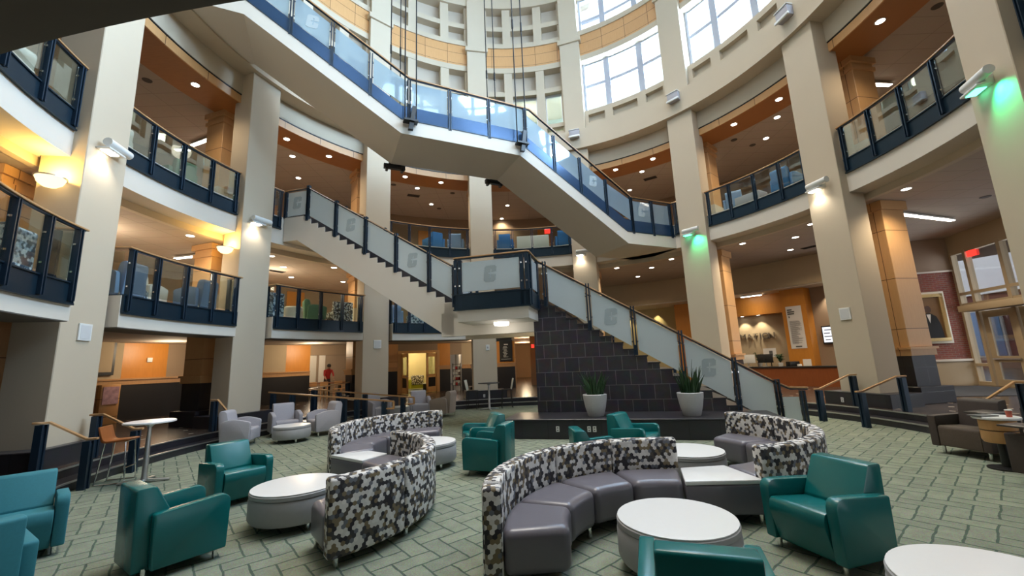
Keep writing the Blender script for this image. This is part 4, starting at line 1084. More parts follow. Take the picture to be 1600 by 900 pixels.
# ---- planters on the slate bench
def planter(label, pl_label, x, y, seed, lean):
    z = .435; R_ = random.Random(seed)
    t = thing('planter', label, 'planter', (x, y, z), 0, 'planters on the slate bench')
    MB().lathe([(.17, 0), (.185, .015), (.235, .20), (.27, .40), (.278, .49), (.262, .50), (.25, .47)], (0, 0, 0), 40).build('pot', M['planter'], t, local=True)
    MB().lathe([(.0, .455), (.252, .46)], (0, 0, 0), 32).build('soil', M['soil'], t, local=True)
    m = MB()
    for i in range(46):
        a = R_.uniform(0, 2 * pi); r = .19 * math.sqrt(R_.random()); hgt = R_.uniform(.34, .62) * (1.25 if R_.random() < .12 else 1); w = R_.uniform(.022, .034)
        tw = R_.uniform(0, pi); ln = R_.uniform(.02, .24); bx, by = r * cos(a), r * sin(a)
        vs, fs = [], []
        for k in range(7):
            q = k / 6; ww = w * (1 - q ** 3) * (.7 + .6 * q * (1 - q) * 2) + .001
            X, Y, Z = bx + cos(a) * ln * q ** 1.6, by + sin(a) * ln * q ** 1.6, .45 + hgt * q
            tt = tw + .5 * q
            for sgn in (-1, 0, 1):
                dz = -.006 if sgn == 0 else 0
                vs.append((X + cos(tt) * ww * sgn - sin(tt) * dz, Y + sin(tt) * ww * sgn + cos(tt) * dz, Z))
            vs.append((X + sin(tt) * .006, Y - cos(tt) * .006, Z))
        for k in range(6):
            b = 4 * k
            for p, q2 in ((0, 1), (1, 2), (2, 3), (3, 0)): fs.append((b + p, b + q2, b + 4 + q2, b + 4 + p))
        m.add(vs, fs)
    m.build('foliage', M['leaf'], t, local=True)
planter('pale stone planter with spiky snake plant on the bench, left one by slate wall', '', 1.84, 10.02, 3, 0)
planter('pale stone planter with tall snake plant on the bench, right one near stair foot', '', 3.86, 9.50, 8, 0)

# ---- wall fittings
def outlet(label, o, u, n, w=.075, h=.12, z=.2, mat=None, grp='white outlets'):
    t = thing('wall_outlet', label, 'outlet', (o[0], o[1], z), 0, grp)
    MB().lb(o, u, n, -w / 2, w / 2, 0, .012, z - h / 2, z + h / 2).build('plate', mat or M['offwhite'], t, bevel=.003, seg=1)
    m = MB()
    for dz in (-h * .22, h * .22): m.lb(o, u, n, -w * .2, w * .2, .010, .014, z + dz - .014, z + dz + .014)
    m.build('socket', M['ink'], t, smooth=0)
NV = (-NS[0], -NS[1])
for s, tx in ((.10, 'leftmost of three on the front of the slate bench'), (.80, 'middle of three on the front of the slate bench'), (.92, 'rightmost of three on the front of the slate bench')):
    outlet('white power outlet, ' + tx, ps(s, -1.28, 0)[:2], US, NV, z=.22)
for k, s_, tx in ((0, .25, 'leftmost column'), (3, -.1, 'fourth column from left'), (6, -.35, 'second column from right')):
    a = colA(k); e = er(a); o = (CX + e[0] * 8.46 + et(a)[0] * s_, CY + e[1] * 8.46 + et(a)[1] * s_)
    outlet('white outlet on the dark plinth of the ' + tx, o, et(a), (-e[0], -e[1]), z=.42)
def colfit(k, R=8.64):
    a = colA(k); e = er(a); return (CX + e[0] * R, CY + e[1] * R), et(a), (-e[0], -e[1])
for k, s_, z, tx in ((0, .02, 2.62, 'leftmost column'), (2, .05, 2.62, 'third column from left'), (6, 0, 2.66, 'second column from right')):
    o, u, n = colfit(k)
    t = thing('wall_speaker', 'square white wall speaker on the face of the ' + tx, 'speaker', (o[0], o[1], z), 0, 'square wall speakers')
    MB().lb(o, u, n, s_ - .15, s_ + .15, 0, .03, z - .16, z + .16).build('frame', M['offwhite'], t, bevel=.006, seg=1)
    MB().lb(o, u, n, s_ - .115, s_ + .115, .025, .034, z - .125, z + .125).build('grille', M['grille'], t)
o, u, n = colfit(3)
t = thing('wall_controller', 'small white control plate on the face of the fourth column from left', 'switch', (o[0], o[1], 2.4))
MB().lb(o, u, n, .04, .20, 0, .03, 2.28, 2.52).build('plate', M['offwhite'], t, bevel=.006, seg=1); MB().lb(o, u, n, .09, .15, .03, .04, 2.36, 2.44).build('display', M['greyfab'], t)
# cylinder wall lights on the column faces
def spot(loc, d, energy, col=(1, .9, .75), size=80, blend=.6, r=.06):
    l = bpy.data.lights.new('spot_light', 'SPOT'); l.energy = energy; l.color = col; l.spot_size = rad(size); l.spot_blend = blend; l.shadow_soft_size = r
    o = bpy.data.objects.new('spot_light', l); COL.objects.link(o); o.location = loc
    o.rotation_euler = Vector(d).to_track_quat('-Z', 'Y').to_euler(); return o
for k, green, tx in ((0, 0, 'leftmost column'), (1, 0, 'second column from left'), (4, 0, 'fifth column from left'), (5, 1, 'third column from right, glowing green'), (6, 0, 'second column from right'), (7, 1, 'rightmost column, glowing green')):
    o, u, n = colfit(k); z = 6.30
    t = thing('cylinder_wall_light', 'white cylinder wall light on the ' + tx, 'wall light', (o[0], o[1], z), 0, 'cylinder wall lights')
    P3 = lambda s, q, zz: (o[0] + u[0] * s + n[0] * q, o[1] + u[1] * s + n[1] * q, zz)
    MB().tube([P3(-.30, .17, z + .06), P3(.30, .17, z + .06)], .085, 16).build('housing', M['offwhite'], t)
    m = MB().lb(o, u, n, -.34, .10, 0, .25, z - .10, z - .06); m.lb(o, u, n, -.1, .1, 0, .12, z - .08, z + .08); m.build('bracket', M['offwhite'], t, bevel=.01)
    MB().lb(o, u, n, -.28, -.02, .05, .20, z - .115, z - .102).build('lens', M['greenlamp'] if green else M['lamp'], t)
    if not green: spot(P3(-.15, .16, z - .16), (-n[0] * .18, -n[1] * .18, -1), 30, (1, .93, .8), 120, .9)
    if green: spot(P3(.12, .14, z - .14), (-n[0] * .35 + u[0] * .3, -n[1] * .35 + u[1] * .3, -1), 70, (.02, 1, .38), 110, .9)
# grey uplights on the ring beam
for k, tx in ((4, 'above fifth column from left'), (5, 'above third column from right'), (6, 'above second column from right')):
    a = colA(k); e = er(a); u = et(a); n = (-e[0], -e[1]); o = (CX + e[0] * 8.5, CY + e[1] * 8.5); z = 11.82
    t = thing('beam_uplight', 'grey box uplight on the ring beam ' + tx, 'uplight', (o[0], o[1], z), 0, 'uplights on the ring beam')
    MB().lb(o, u, n, -.22, .22, 0, .22, z - .16, z + .18).build('housing', M['greyfab'], t, bevel=.02)
    m = MB().lb(o, u, n, -.25, .25, .2, .26, z - .18, z - .10); m.lb(o, u, n, -.24, .24, .02, .25, z + .17, z + .20); m.build('lid', M['offwhite'], t, bevel=.006)
# amber bowl sconces on the sides of the left columns
for k, tx in ((0, 'leftmost'), (1, 'second')):
    a = colA(k); e = er(a); u = (-et(a)[0], -et(a)[1])
    o = (CX + e[0] * 8.98 + u[0] * .51, CY + e[1] * 8.98 + u[1] * .51); z = 5.36
    t = thing('bowl_sconce', 'amber glass bowl sconce glowing on the side of the %s column from left' % tx, 'sconce', (o[0], o[1], z), 0, 'amber bowl sconces')
    prof = [(.0, -.17), (.10, -.15), (.17, -.09), (.205, 0), (.195, 0), (.165, -.08), (.0, -.155)]
    MB().lathe(prof, (o[0] + u[0] * .20, o[1] + u[1] * .20, z), 28).build('bowl', M['sconceglow'], t)
    MB().lathe([(.20, 0), (.222, .0), (.222, .025), (.20, .025), (.20, 0)], (o[0] + u[0] * .20, o[1] + u[1] * .20, z), 28, cap=False).build('rim', M['steel'], t)
    l = bpy.data.lights.new('sconce_light', 'POINT'); l.energy = 40; l.color = (1, .62, .16); l.shadow_soft_size = .08
    lo = bpy.data.objects.new('sconce_light', l); COL.objects.link(lo); lo.location = (o[0] + u[0] * .22, o[1] + u[1] * .22, z + .12)

# ---- ceiling lights
def downlight(x, y, z, label, e=130, r=.10, grp='recessed downlights'):
    t = thing('recessed_downlight', label, 'downlight', (x, y, z), 0, grp)
    MB().lathe([(r, -.012), (r + .025, -.012), (r + .025, .0), (r, .0), (r, -.012)], (0, 0, 0), 24, cap=False).build('trim_ring', M['offwhite'], t, local=True)
    MB().lathe([(0, -.004), (0, -.010), (r, -.010), (r, -.004), (0, -.004)], (0, 0, 0), 24, cap=False).build('lens', M['lamp'], t, local=True)
    spot((x, y, z - .06), (0, 0, -1), e, (1, .80, .54), 140, .9, .09)
def at(i): return ['nearest', 'second', 'third', 'fourth', 'fifth'][i]
for (x, y), tx in (((-9.18, 11.0), 'bay between leftmost and second columns'), ((10.03, 9.62), 'bay between second column from right and rightmost'),
                   ((-8.16, 14.13), 'bay behind lower stair head, left one'), ((-7.2, 15.52), 'bay behind lower stair head, right one'),
                   ((-4.66, 17.63), 'bay between third and fourth columns, left one'), ((-3.16, 18.39), 'bay between third and fourth columns, right one'),
                   ((4.97, 17.78), 'bay behind hanging stair foot, left one'), ((6.38, 16.86), 'bay behind hanging stair foot, right one'),
                   ((8.62, 14.35), 'between third and second columns from right, left one'), ((9.4, 12.89), 'between third and second columns from right, right one')):
    downlight(x, y, 10.25, 'round downlight in the wooden gallery soffit, ' + tx)
for (x, y), tx in (((-8.82, 15.76), 'behind lower stair head, nearer one'), ((-9.6, 17.74), 'behind lower stair head, farther one'), ((-4.51, 19.37), 'between third and fourth columns, nearer one'), ((-4.24, 21.52), 'between third and fourth columns, farther one'),
                   ((-.07, 22.16), 'between fourth and fifth columns, right one'), ((-.46, 24.3), 'between fourth and fifth columns, left one'), ((6.42, 18.51), 'behind hanging stair foot, nearer one'), ((6.43, 20.68), 'behind hanging stair foot, farther one'),
                   ((10.26, 14.32), 'between third and second columns from right, nearer one'), ((10.76, 15.85), 'between third and second columns from right, farther one')):
    downlight(x, y, 10.45, 'round downlight in the tiled gallery ceiling, ' + tx)
for (x, y), tx in (((8.64, 14.93), 'just right of third column from right'), ((10.22, 14.35), 'before the information alcove, nearer one'), ((11.24, 16.17), 'before the information alcove, farther one'), ((9.73, 12.85), 'left of second column from right'),
                   ((10.28, 10.15), 'above wooden pier of second column from right'), ((13.6, 13.9), 'behind wooden pier by the portrait'), ((4.77, 18.3), 'under hanging stair foot, left one'), ((6.42, 18.52), 'under hanging stair foot, middle one'),
                   ((6.38, 20.53), 'under hanging stair foot, farthest one'), ((6.75, 16.97), 'under hanging stair foot, nearest one')):
    downlight(x, y, 5.75, 'round downlight in the tall ground floor ceiling, ' + tx, 200)
for (x, y), tx in (((-8.41, 14.06), 'left one nearest the second column'), ((-8.87, 15.67), 'left one in the second row'), ((-9.55, 17.52), 'farthest left one'), ((-7.08, 16.1), 'right one nearest the stair'), ((-7.86, 18.89), 'right one farther back')):
    downlight(x, y, 5.75, 'round downlight in mezzanine ceiling under the lower stair head, ' + tx, 100)
downlight(-9.32, 11.55, 5.75, 'round downlight in mezzanine ceiling between leftmost and second columns', 120)
downlight(-9.85, 21.46, 3.29, 'round downlight over the passage beneath the third bay mezzanine', 60)
for x, y, z, tx in ((-5.55, 18.87, 10.45, 'gallery ceiling between third and fourth columns, left one'), (-2.87, 20.15, 10.45, 'gallery ceiling between third and fourth columns, right one'), (-3.94, 22.21, 10.45, 'gallery ceiling between third and fourth columns, far one'),
                    (9.45, 15.89, 10.45, 'gallery ceiling right of third column from right, left one'), (10.5, 16.38, 10.45, 'gallery ceiling right of third column from right, right one'), (11.39, 9.42, 10.45, 'gallery ceiling left of the rightmost column'),
                    (-10.63, 10.99, 10.45, 'gallery ceiling right of the leftmost column'), (13.26, 10.98, 5.75, 'ground floor ceiling near the entrance')):
    t = thing('ceiling_speaker', 'dark round speaker grille in ' + tx, 'speaker', (x, y, z), 0, 'round ceiling speakers')
    MB().lathe([(.0, -.012), (.115, -.012), (.125, 0), (.0, 0)], (0, 0, 0), 24, cap=False).build('grille', M['darkgrille'], t, local=True)
for x, y, z, a, tx in ((-4.92, 20.27, 10.45, 64, 'gallery ceiling between third and fourth columns'), (7.08, 19.32, 10.45, 124, 'gallery ceiling behind the hanging stair foot'), (1.33, 19.61, 10.45, 95, 'gallery ceiling between fourth and fifth columns'),
                       (-9.51, 16.32, 5.75, 34, 'mezzanine ceiling under the lower stair head'), (11.83, 15.85, 5.75, 150, 'ground floor ceiling before the information alcove')):
    t = thing('ceiling_vent', 'dark rectangular air vent in ' + tx, 'vent', (x, y, z), rad(90 - a), 'ceiling air vents')
    MB().cb((0, 0, -.006), (.62, .30, .012)).build('frame', M['darkgrille'], t, local=True)
    m = MB()
    for i in range(5): m.cb((0, -.10 + i * .05, -.014), (.56, .012, .014))
    m.build('slats', M['black'], t, local=True)
def linear(p0, p1, z, label, e=170):
    c = ((p0[0] + p1[0]) / 2, (p0[1] + p1[1]) / 2)
    t = thing('linear_light', label, 'ceiling light', (c[0], c[1], z), 0, 'linear ceiling lights')
    MB().bar((p0[0], p0[1], z - .03), (p1[0], p1[1], z - .03), .16, .05).build('housing', M['offwhite'], t)
    MB().bar((p0[0], p0[1], z - .06), (p1[0], p1[1], z - .06), .13, .02).build('diffuser', M['lamp'], t)
    spot((c[0], c[1], z - .12), (0, 0, -1), e, (1, .88, .70), 150, .9, .3)
linear((-12.80, 14.75), (-12.3, 14.78), 10.4, 'short linear ceiling light in gallery ceiling, left bay, rear piece')
linear((-11.96, 14.48), (-10.92, 14.05), 10.4, 'long linear ceiling light in gallery ceiling, left bay')
linear((12.0, 12.40), (12.9, 12.5), 10.4, 'linear ceiling light in gallery ceiling, right bay behind the wooden pier')
linear((11.74, 11.95), (14.25, 12.82), 5.72, 'long linear ceiling light in ground floor ceiling right of the wooden pier')
linear((-11.4, 13.6), (-10.45, 13.4), 5.72, 'linear ceiling light in mezzanine ceiling, left bay')
linear((11.3, 20.3), (11.95, 19.7), 4.50, 'linear ceiling light in the information alcove', 40)
for s, o, z, tx, col in ((-1.35, -.55, 2.80, 'under front of the stair landing', (1, .97, .9)), (-1.15, 1.0, 2.93, 'under rear of the stair landing, warm', (1, .78, .45))):
    x, y, _ = ps(s, o, 0)
    t = thing('flush_light', 'white drum ceiling light ' + tx, 'ceiling light', (x, y, z), 0, 'drum lights under the landing')
    MB().lathe([(.17, -.01), (.17, 0)], (0, 0, 0), 24).build('canopy', M['steel'], t, local=True)
    MB().lathe([(.10, -.115), (.16, -.10), (.175, -.06), (.175, -.01)], (0, 0, 0), 32, 1.15, .8).build('shade', M['lampcool'], t, local=True)
    l = bpy.data.lights.new('landing_light', 'POINT'); l.energy = 7; l.color = col; l.shadow_soft_size = .12
    lo = bpy.data.objects.new('landing_light', l); COL.objects.link(lo); lo.location = (x, y, z - .22)

# ------------------------------------------------------------------ furniture seen behind the guardrails
def lounge(name, label, a, R, z, phi_out, fab, group, style='grey', seat=None, cat='lounge chair'):
    """phi_out: turn relative to looking straight out to the hall centre"""
    x, y, _ = pol(a, R)
    ph = math.degrees(math.atan2(CY - y, CX - x)) + phi_out
    return put(armchair(name, label, fab, seat, style, group, cat), x, y, ph, z)
def drum(label, a, R, z, mat, r=.26, h=.44, group=None):
    x, y, _ = pol(a, R)
    t = thing('drum_stool', label, 'stool', (x, y, z), 0, group)
    MB().lathe([(r - .03, .02), (r, .05), (r, h - .05), (r - .04, h)], (0, 0, 0), 36, ).build('body', mat, t, local=True); MB().lathe([(r - .05, 0), (r - .05, .03)], (0, 0, 0), 24).build('base', M['black'], t, local=True)
def box_seat(name, label, a, R, z, turn, w, dep, h, mat, cat, group=None, back=None):
    x, y, _ = pol(a, R)
    t = thing(name, label, cat, (x, y, z), rad(90 - a + turn), group)
    MB().box(-w / 2, w / 2, -dep / 2, dep / 2, .08, .44).build('seat', mat, t, local=True, bevel=.03)
    if back: slab(rounded([(dep / 2 - .12, .40), (dep / 2 - .05, h), (dep / 2 + .08, h), (dep / 2 + .08, .08), (dep / 2 - .05, .08)], [.01, .05, .05, .01, .01]), -w / 2, w / 2).build('backrest', back, t, local=True, bevel=.02)
    for sx in (-1, 1):
        for sy in (-1, 1): MB().lathe([(.02, 0), (.025, .09)], (sx * (w / 2 - .08), sy * (dep / 2 - .08), 0), 10).build('foot', M['chrome'], t, local=True)
    return t
U = 'lounge furniture on the mezzanine'
lounge('green_lounge_chair', 'dark green lounge chair behind far left mezzanine guardrail, its back cut by the frame', -29, 9.5, Z1, 150, M['greenfab'], U)
lounge('green_lounge_chair', 'green lounge chair with rounded back behind far left mezzanine guardrail', -23.3, 9.75, Z1, 120, M['greenfab'], U)
box_seat('patterned_chair', 'pale blue honeycomb chair at right end of far left mezzanine balcony', -18.6, 9.28, Z1, 180, .62, .55, .85, M['hexblue'], 'lounge chair', U, M['hexblue'])
lounge('blue_lounge_chair', 'slate blue high lounge chair at left of second mezzanine balcony', -2.2, 9.15, Z1, 178, M['bluefab'], U)
drum('pale blue honeycomb drum stool between lounge chairs on second mezzanine balcony', 2.2, 9.5, Z1, M['hexblue'], .27, .40, U)
lounge('cream_lounge_chair', 'cream lounge chair at middle of second mezzanine balcony', 5.6, 9.9, Z1, 100, M['cream'], U)
lounge('blue_lounge_chair', 'slate blue lounge chair at right of second mezzanine balcony', 10.9, 9.15, Z1, 190, M['bluefab'], U)
box_seat('patterned_chair', 'blue honeycomb chair at left end of the balcony behind second column', 25.6, 9.3, Z1, 178, .60, .55, .86, M['hexblue'], 'lounge chair', U, M['hexblue'])
lounge('green_lounge_chair', 'green lounge chair behind a cream drum stool on balcony right of second column', 30.6, 10.4, Z1, 0, M['greenfab'], U)
drum('cream drum stool on balcony right of second column', 30.8, 9.25, Z1, M['cream'], .30, .50, U)
lounge('green_lounge_chair', 'green lounge chair turned sideways near right end of balcony by third column', 36.2, 9.5, Z1, 70, M['greenfab'], U)
box_seat('patterned_sofa', 'dark honeycomb seat at right end of balcony by third column', 41.6, 9.35, Z1, 178, .72, .60, .80, M['hex'], 'lounge chair', U, M['hex'])
box_seat('patterned_sofa', 'honeycomb sofa behind guardrail under the lower stair', 62, 9.4, Z1, 178, 1.0, .6, .62, M['hexblue'], 'sofa', U, M['hexblue'])
lounge('blue_lounge_chair', 'dark blue lounge chair behind guardrail under the lower stair, near third column', 55.6, 9.6, Z1, 170, M['bluefab'], U)
V = 'lounge furniture on the upper gallery'
for a, R, ph, nm, fab, tx in ((56.5, 10.6, 20, 'grey', M['bluefab'], 'grey blue lounge chair at left of gallery between third and fourth columns'), (66.5, 9.8, 200, 'blue', M['blue2'], 'bright blue low lounge chair at middle of gallery between third and fourth columns'),
                              (72.6, 9.8, 165, 'blue', M['bluefab'], 'slate blue lounge chair at right of gallery between third and fourth columns'), (86.4, 9.75, 170, 'blue', M['blue2'], 'bright blue lounge chair at left of gallery between fourth and fifth columns'),
                              (102.6, 9.75, 190, 'blue', M['blue2'], 'bright blue lounge chair at right of gallery between fourth and fifth columns'),
                              (146.0, 9.9, 200, 'blue', M['bluefab'], 'slate blue lounge chair at left of gallery right of third column from right'), (157.8, 9.6, 180, 'blue', M['blue2'], 'bright blue lounge chair at middle of gallery right of third column from right')):
    lounge(nm + '_lounge_chair', tx, a, R, Z2, ph, fab, V, 'brown' if 'low' in tx else 'grey')
box_seat('cream_sofa', 'long cream sofa on gallery between fourth and fifth columns', 94.2, 9.75, Z2, 180, 1.5, .7, .70, M['cream'], 'sofa', V, M['cream'])
box_seat('grey_bench', 'pale patterned bench on gallery right of third column from right', 150.5, 9.55, Z2, 0, .9, .55, .5, M['greyfab'], 'bench', V)
lounge('cream_lounge_chair', 'cream lounge chair on upper gallery left bay, left one', -2, 9.9, Z2, 170, M['cream'], V)
lounge('green_lounge_chair', 'green lounge chair on upper gallery left bay, right one', 9.2, 9.9, Z2, 170, M['greenfab'], V)
lounge('cream_lounge_chair', 'cream lounge chair on far left upper gallery, by its guardrail end', -17.5, 9.8, Z2, 165, M['cream'], V)

# ------------------------------------------------------------------ information alcove
def arcbox(R0, R1, z0, z1, a0, a1): return MB().ring(R0, R1, z0, z1, a0, a1, max(2, int((a1 - a0) / 2)))
t = thing('information_desk', 'long curved cherry wood information desk with dark top, below the lettering', 'desk', pol(143, 14.2, ZG))
arcbox(14.0, 14.08, ZG, 1.05, 132, 152.5).build('front', M['cherry'], t, uv=arc_uv()); arcbox(13.95, 14.75, 1.05, 1.10, 131.8, 152.7).build('counter', M['black'], t, uv=arc_uv(), bevel=.005)
arcbox(14.08, 14.7, ZG, 1.05, 132.2, 152.3).build('body', M['cherry'], t, uv=arc_uv())
def glyph(ch, size, ext):
    cu = bpy.data.curves.new('glyph', 'FONT'); cu.body = ch; cu.size = size; cu.extrude = ext; cu.align_x = 'CENTER'
    o = bpy.data.objects.new('glyph', cu); COL.objects.link(o)
    me = bpy.data.meshes.new_from_object(o.evaluated_get(bpy.context.evaluated_depsgraph_get()))
    bpy.data.objects.remove(o); bpy.data.curves.remove(cu)
    return me
t = thing('wall_lettering', 'raised metal letters reading INFORMATION on tan wall above the desk', 'sign', pol(130, 16.44, 2.4))
wid = dict(I=.5, M=1.25, W=1.3); aa = 138.35
for ch in reversed('INFORMATION'):
    w_ = .22 * wid.get(ch, 1.0); aa -= math.degrees(w_ / 2 / 16.44)
    me = glyph(ch, .40, .03); me.materials.append(M['lettersteel'])
    o = bpy.data.objects.new('letter', me); COL.objects.link(o); o.parent = t
    e, u = er(aa), et(aa); q = pol(aa, 16.44, 2.40)
    o.matrix_basis = Matrix.Translation((q[0] - t.location.x, q[1] - t.location.y, 0)) @ Matrix(((u[0], 0, -e[0], 0), (u[1], 0, -e[1], 0), (0, 1, 0, 0), (0, 0, 0, 1)))
    aa -= math.degrees((w_ / 2 + .055) / 16.44)
for a, tx in ((134.0, 'right'), (136.6, 'left')):
    x, y, _ = pol(a, 16.2); z = 3.56
    downlight(x, y, z, 'small downlight over the information lettering, %s one' % tx, 0, .07)
    spot((x, y, z - .06), (er(a)[0] * .12, er(a)[1] * .12, -1), 70, (1, .86, .62), 85, .6, .03)
x, y, _ = pol(148, 15.6); spot((x, y, 4.3), (er(148)[0] * .25, er(148)[1] * .25, -1), 90, (1, .86, .66), 90, .7, .03)
for a in (112.5, 115.5, 118.5):
    x, y, _ = pol(a, 16.75); spot((x, y, 4.4), (er(a)[0] * .1, er(a)[1] * .1, -1), 60, (1, .8, .45), 70, .7, .03)
# poster on the orange pillar
t = thing('wall_poster', 'tall white poster with printed text hanging on the orange pillar', 'poster', pol(143.2, 15.2, 2.7))
arcbox(15.225, 15.235, 1.84, 3.72, 142.0, 144.3).build('sheet', M['paper'], t)
R_ = random.Random(5); m = MB()
for i, (w, zz) in enumerate(((.5, 3.56), (.75, 3.47), (.7, 3.38))): m.ring(15.21, 15.224, zz - .03, zz + .03, 142.2, 142.2 + 1.4 * w, 3)
m.ring(15.21, 15.224, 3.20, 3.28, 142.3, 142.45, 2)
for i in range(26): 
    z = 3.05 - i * .040
    m.ring(15.214, 15.224, z - .006, z + .006, 142.3, 142.3 + R_.uniform(.8, 1.75), 3)
m.ring(15.21, 15.224, 1.90, 1.95, 142.7, 143.6, 3); m.build('print', M['ink'], t, smooth=0)
# wall screen, partly hidden by the column
t = thing('wall_screen', 'black framed wall screen partly hidden by the second column from right', 'screen', pol(146.8, 15.85, 2.4))
arcbox(15.80, 15.88, 1.98, 2.76, 145.9, 150.4).build('case', M['black'], t); arcbox(15.785, 15.80, 2.05, 2.70, 146.05, 150.25).build('display', M['screen'], t)
m = MB()
for z, a0, a1 in ((2.58, 146.3, 147.3), (2.44, 146.2, 147.0), (2.30, 146.2, 147.4), (2.16, 146.3, 147.0)): m.ring(15.772, 15.784, z - .02, z + .02, a0, a1, 2)
m.build('print', M['ink'], t)
def on_desk(a, R): return pol(a, R, 1.10)
def mon(a, label, mat):
    x, y, z = on_desk(a, 14.3); t = thing('desk_monitor', label, 'monitor', (x, y, z), rad(90 - a), 'monitors on the information desk')
    MB().cb((0, 0, .01), (.24, .18, .02)).build('base', M['steel'], t, local=True); MB().cb((0, .02, .12), (.05, .03, .2)).build('stem', M['steel'], t, local=True)
    MB().cb((0, 0, .36), (.62, .04, .38)).build('case', mat, t, local=True, bevel=.01)
mon(136.0, 'silver backed monitor on the information desk, left one', M['offwhite']); mon(138.9, 'black monitor on the information desk, right of silver one', M['black'])
def deskplant(a, R, label, seed, hh=.4):
    x, y, z = on_desk(a, R); t = thing('potted_plant', label, 'plant', (x, y, z), 0, 'plants on the information desk'); q = random.Random(seed)
    MB().lathe([(.08, 0), (.11, .16), (.10, .16)], (0, 0, 0), 20).build('pot', M['offwhite'], t, local=True)
    m = MB()
    for i in range(26):
        b = q.uniform(0, 6.28); l = q.uniform(.15, .32); h = q.uniform(.12, hh); w = .035
        p0 = Vector((0, 0, .15)); p1 = Vector((cos(b) * l * .5, sin(b) * l * .5, .15 + h)); p2 = Vector((cos(b) * l, sin(b) * l, .15 + h * .8)); s_ = Vector((-sin(b), cos(b), 0)) * w
        m.add([p0, p1 + s_, p2, p1 - s_, p1 + Vector((0, 0, .01))], [(0, 1, 4), (1, 2, 4), (2, 3, 4), (3, 0, 4)])
    m.build('foliage', plain('desk_leaf', (.03, .08, .03), .5, var=.4), t, local=True)
deskplant(134.0, 14.5, 'small green plant at left of the information desk', 1); deskplant(137.5, 14.66, 'bushy green plant between the desk monitors', 2, .5); deskplant(141.0, 14.45, 'small green plant right of the desk monitors', 3)
x, y, z = on_desk(139.3, 14.66); t = thing('desk_notice', 'white notice card standing behind the desk plants', 'notice', (x, y, z + .3), rad(90 - 138.4))
MB().cb((0, 0, .30), (.52, .012, .40)).build('card', M['paper'], t, local=True); MB().cb((.05, -.009, .28), (.14, .006, .22)).build('print', M['ink'], t, local=True); MB().cb((0, .02, -.1), (.03, .03, .42)).build('stand', M['black'], t, local=True)
x, y, z = on_desk(145.1, 14.4); t = thing('acrylic_holder', 'clear leaflet holder on the information desk below the poster', 'leaflet holder', (x, y, z), rad(90 - 144.7))
MB().cb((0, 0, .14), (.30, .02, .28)).build('sheet', M['paper'], t, local=True); MB().cb((0, .03, .01), (.3, .1, .02)).build('foot', M['glass'], t, local=True)
x, y, z = on_desk(144.2, 14.2); t = tag(MB().cb((x, y, z + .045), (.14, .10, .09)).build('tissue_box', M['offwhite'], None, bevel=.01), 'small white box on the information desk left of leaflet holder', 'box')
x, y, z = on_desk(142.8, 14.5); t = tag(MB().cb((x, y, z + .10), (.42, .3, .2)).build('desk_printer', M['black'], None, bevel=.02), 'black printer on the information desk right of the plants', 'printer')

# portrait on the brick wall: an unknown sitter in dark suit, plain stand-in painting
bp = lambda s, q, z: (E0[0] + UB[0] * s + UG[0] * q, E0[1] + UB[1] * s + UG[1] * q, z)
t = thing('framed_portrait', 'large gilt framed portrait of a person in dark suit on the red brick wall', 'painting', bp(1.35, .05, 2.7))
MB().lb(E0, UB, UG, .50, 2.10, 0, .05, 1.80, 3.72).build('mount', M['mat'], t, bevel=.01)
m = MB()
for s0, s1, z0, z1 in ((.58, .70, 1.88, 3.64), (1.90, 2.02, 1.88, 3.64), (.58, 2.02, 1.88, 2.0), (.58, 2.02, 3.52, 3.64)): m.lb(E0, UB, UG, s0, s1, .04, .10, z0, z1)
m.build('frame', M['gilt'], t, bevel=.012)
can = MB().lb(E0, UB, UG, .68, 1.92, .045, .06, 1.98, 3.54).build('canvas', plain('canvas_brown', (.16, .085, .03), .6, var=.5, scale=2), t)
def flat(pts, q): return MB().prism(pts, lambda p: bp(p[0], .06, p[1]), lambda p: bp(p[0], .06 + q, p[1]))
flat([(1.48, 1.99), (1.48, 2.5), (1.40, 2.78), (1.18, 2.92), (1.06, 2.93), (.88, 2.80), (.79, 2.5), (.74, 1.99)], .004).build('figure', M['black'], can, smooth=0)
flat([(1.17, 2.88), (1.10, 2.55), (1.04, 2.88)], .006).build('shirt', M['paper'], can, smooth=0)
flat([(1.10 + .10 * cos(i * pi / 8), 3.07 + .14 * sin(i * pi / 8)) for i in range(16)], .006).build('face', plain('painted_face', (.07, .035, .022), .6), can, smooth=0)
t = thing('brass_plaque', 'small brass plaque on the mount under the framed portrait', 'plaque', bp(1.3, .06, 1.84)); MB().lb(E0, UB, UG, 1.18, 1.42, .05, .06, 1.81, 1.87).build('plate', M['gilt'], t)
t = thing('wall_camera', 'small black dome camera on the brick wall cap beside the pier', 'camera', bp(2.25, .1, 1.1)); MB().lathe([(.0, -.10), (.07, -.08), (.10, 0), (.10, .05)], bp(2.25, .16, 1.06), 20).build('dome', M['black'], t); MB().lb(E0, UB, UG, 2.13, 2.37, 0, .2, 1.10, 1.13).build('mount', M['offwhite'], t)
t = tag(MB().lb(E0, UG, UB, .7, 4.2, .5, 3.6, ZG, ZG + .015).build('entrance_mat', M['doormat'], None), 'dark blue black entrance mat on the stone floor inside the glazed doors', 'doormat')
def exit_sign(label, o, u, n, w=.34, h=.22, txt=True):
    t = thing('exit_sign', label, 'exit sign', o, 0, 'red exit signs')
    MB().lb(o, u, n, -w / 2, w / 2, -.03, .03, o[2] - h / 2, o[2] + h / 2).build('panel', M['exitred'], t)
    MB().lb(o, u, n, -w / 2 - .01, w / 2 + .01, -.04, .02, o[2] + h / 2, o[2] + h / 2 + .02).build('cap', M['offwhite'], t)
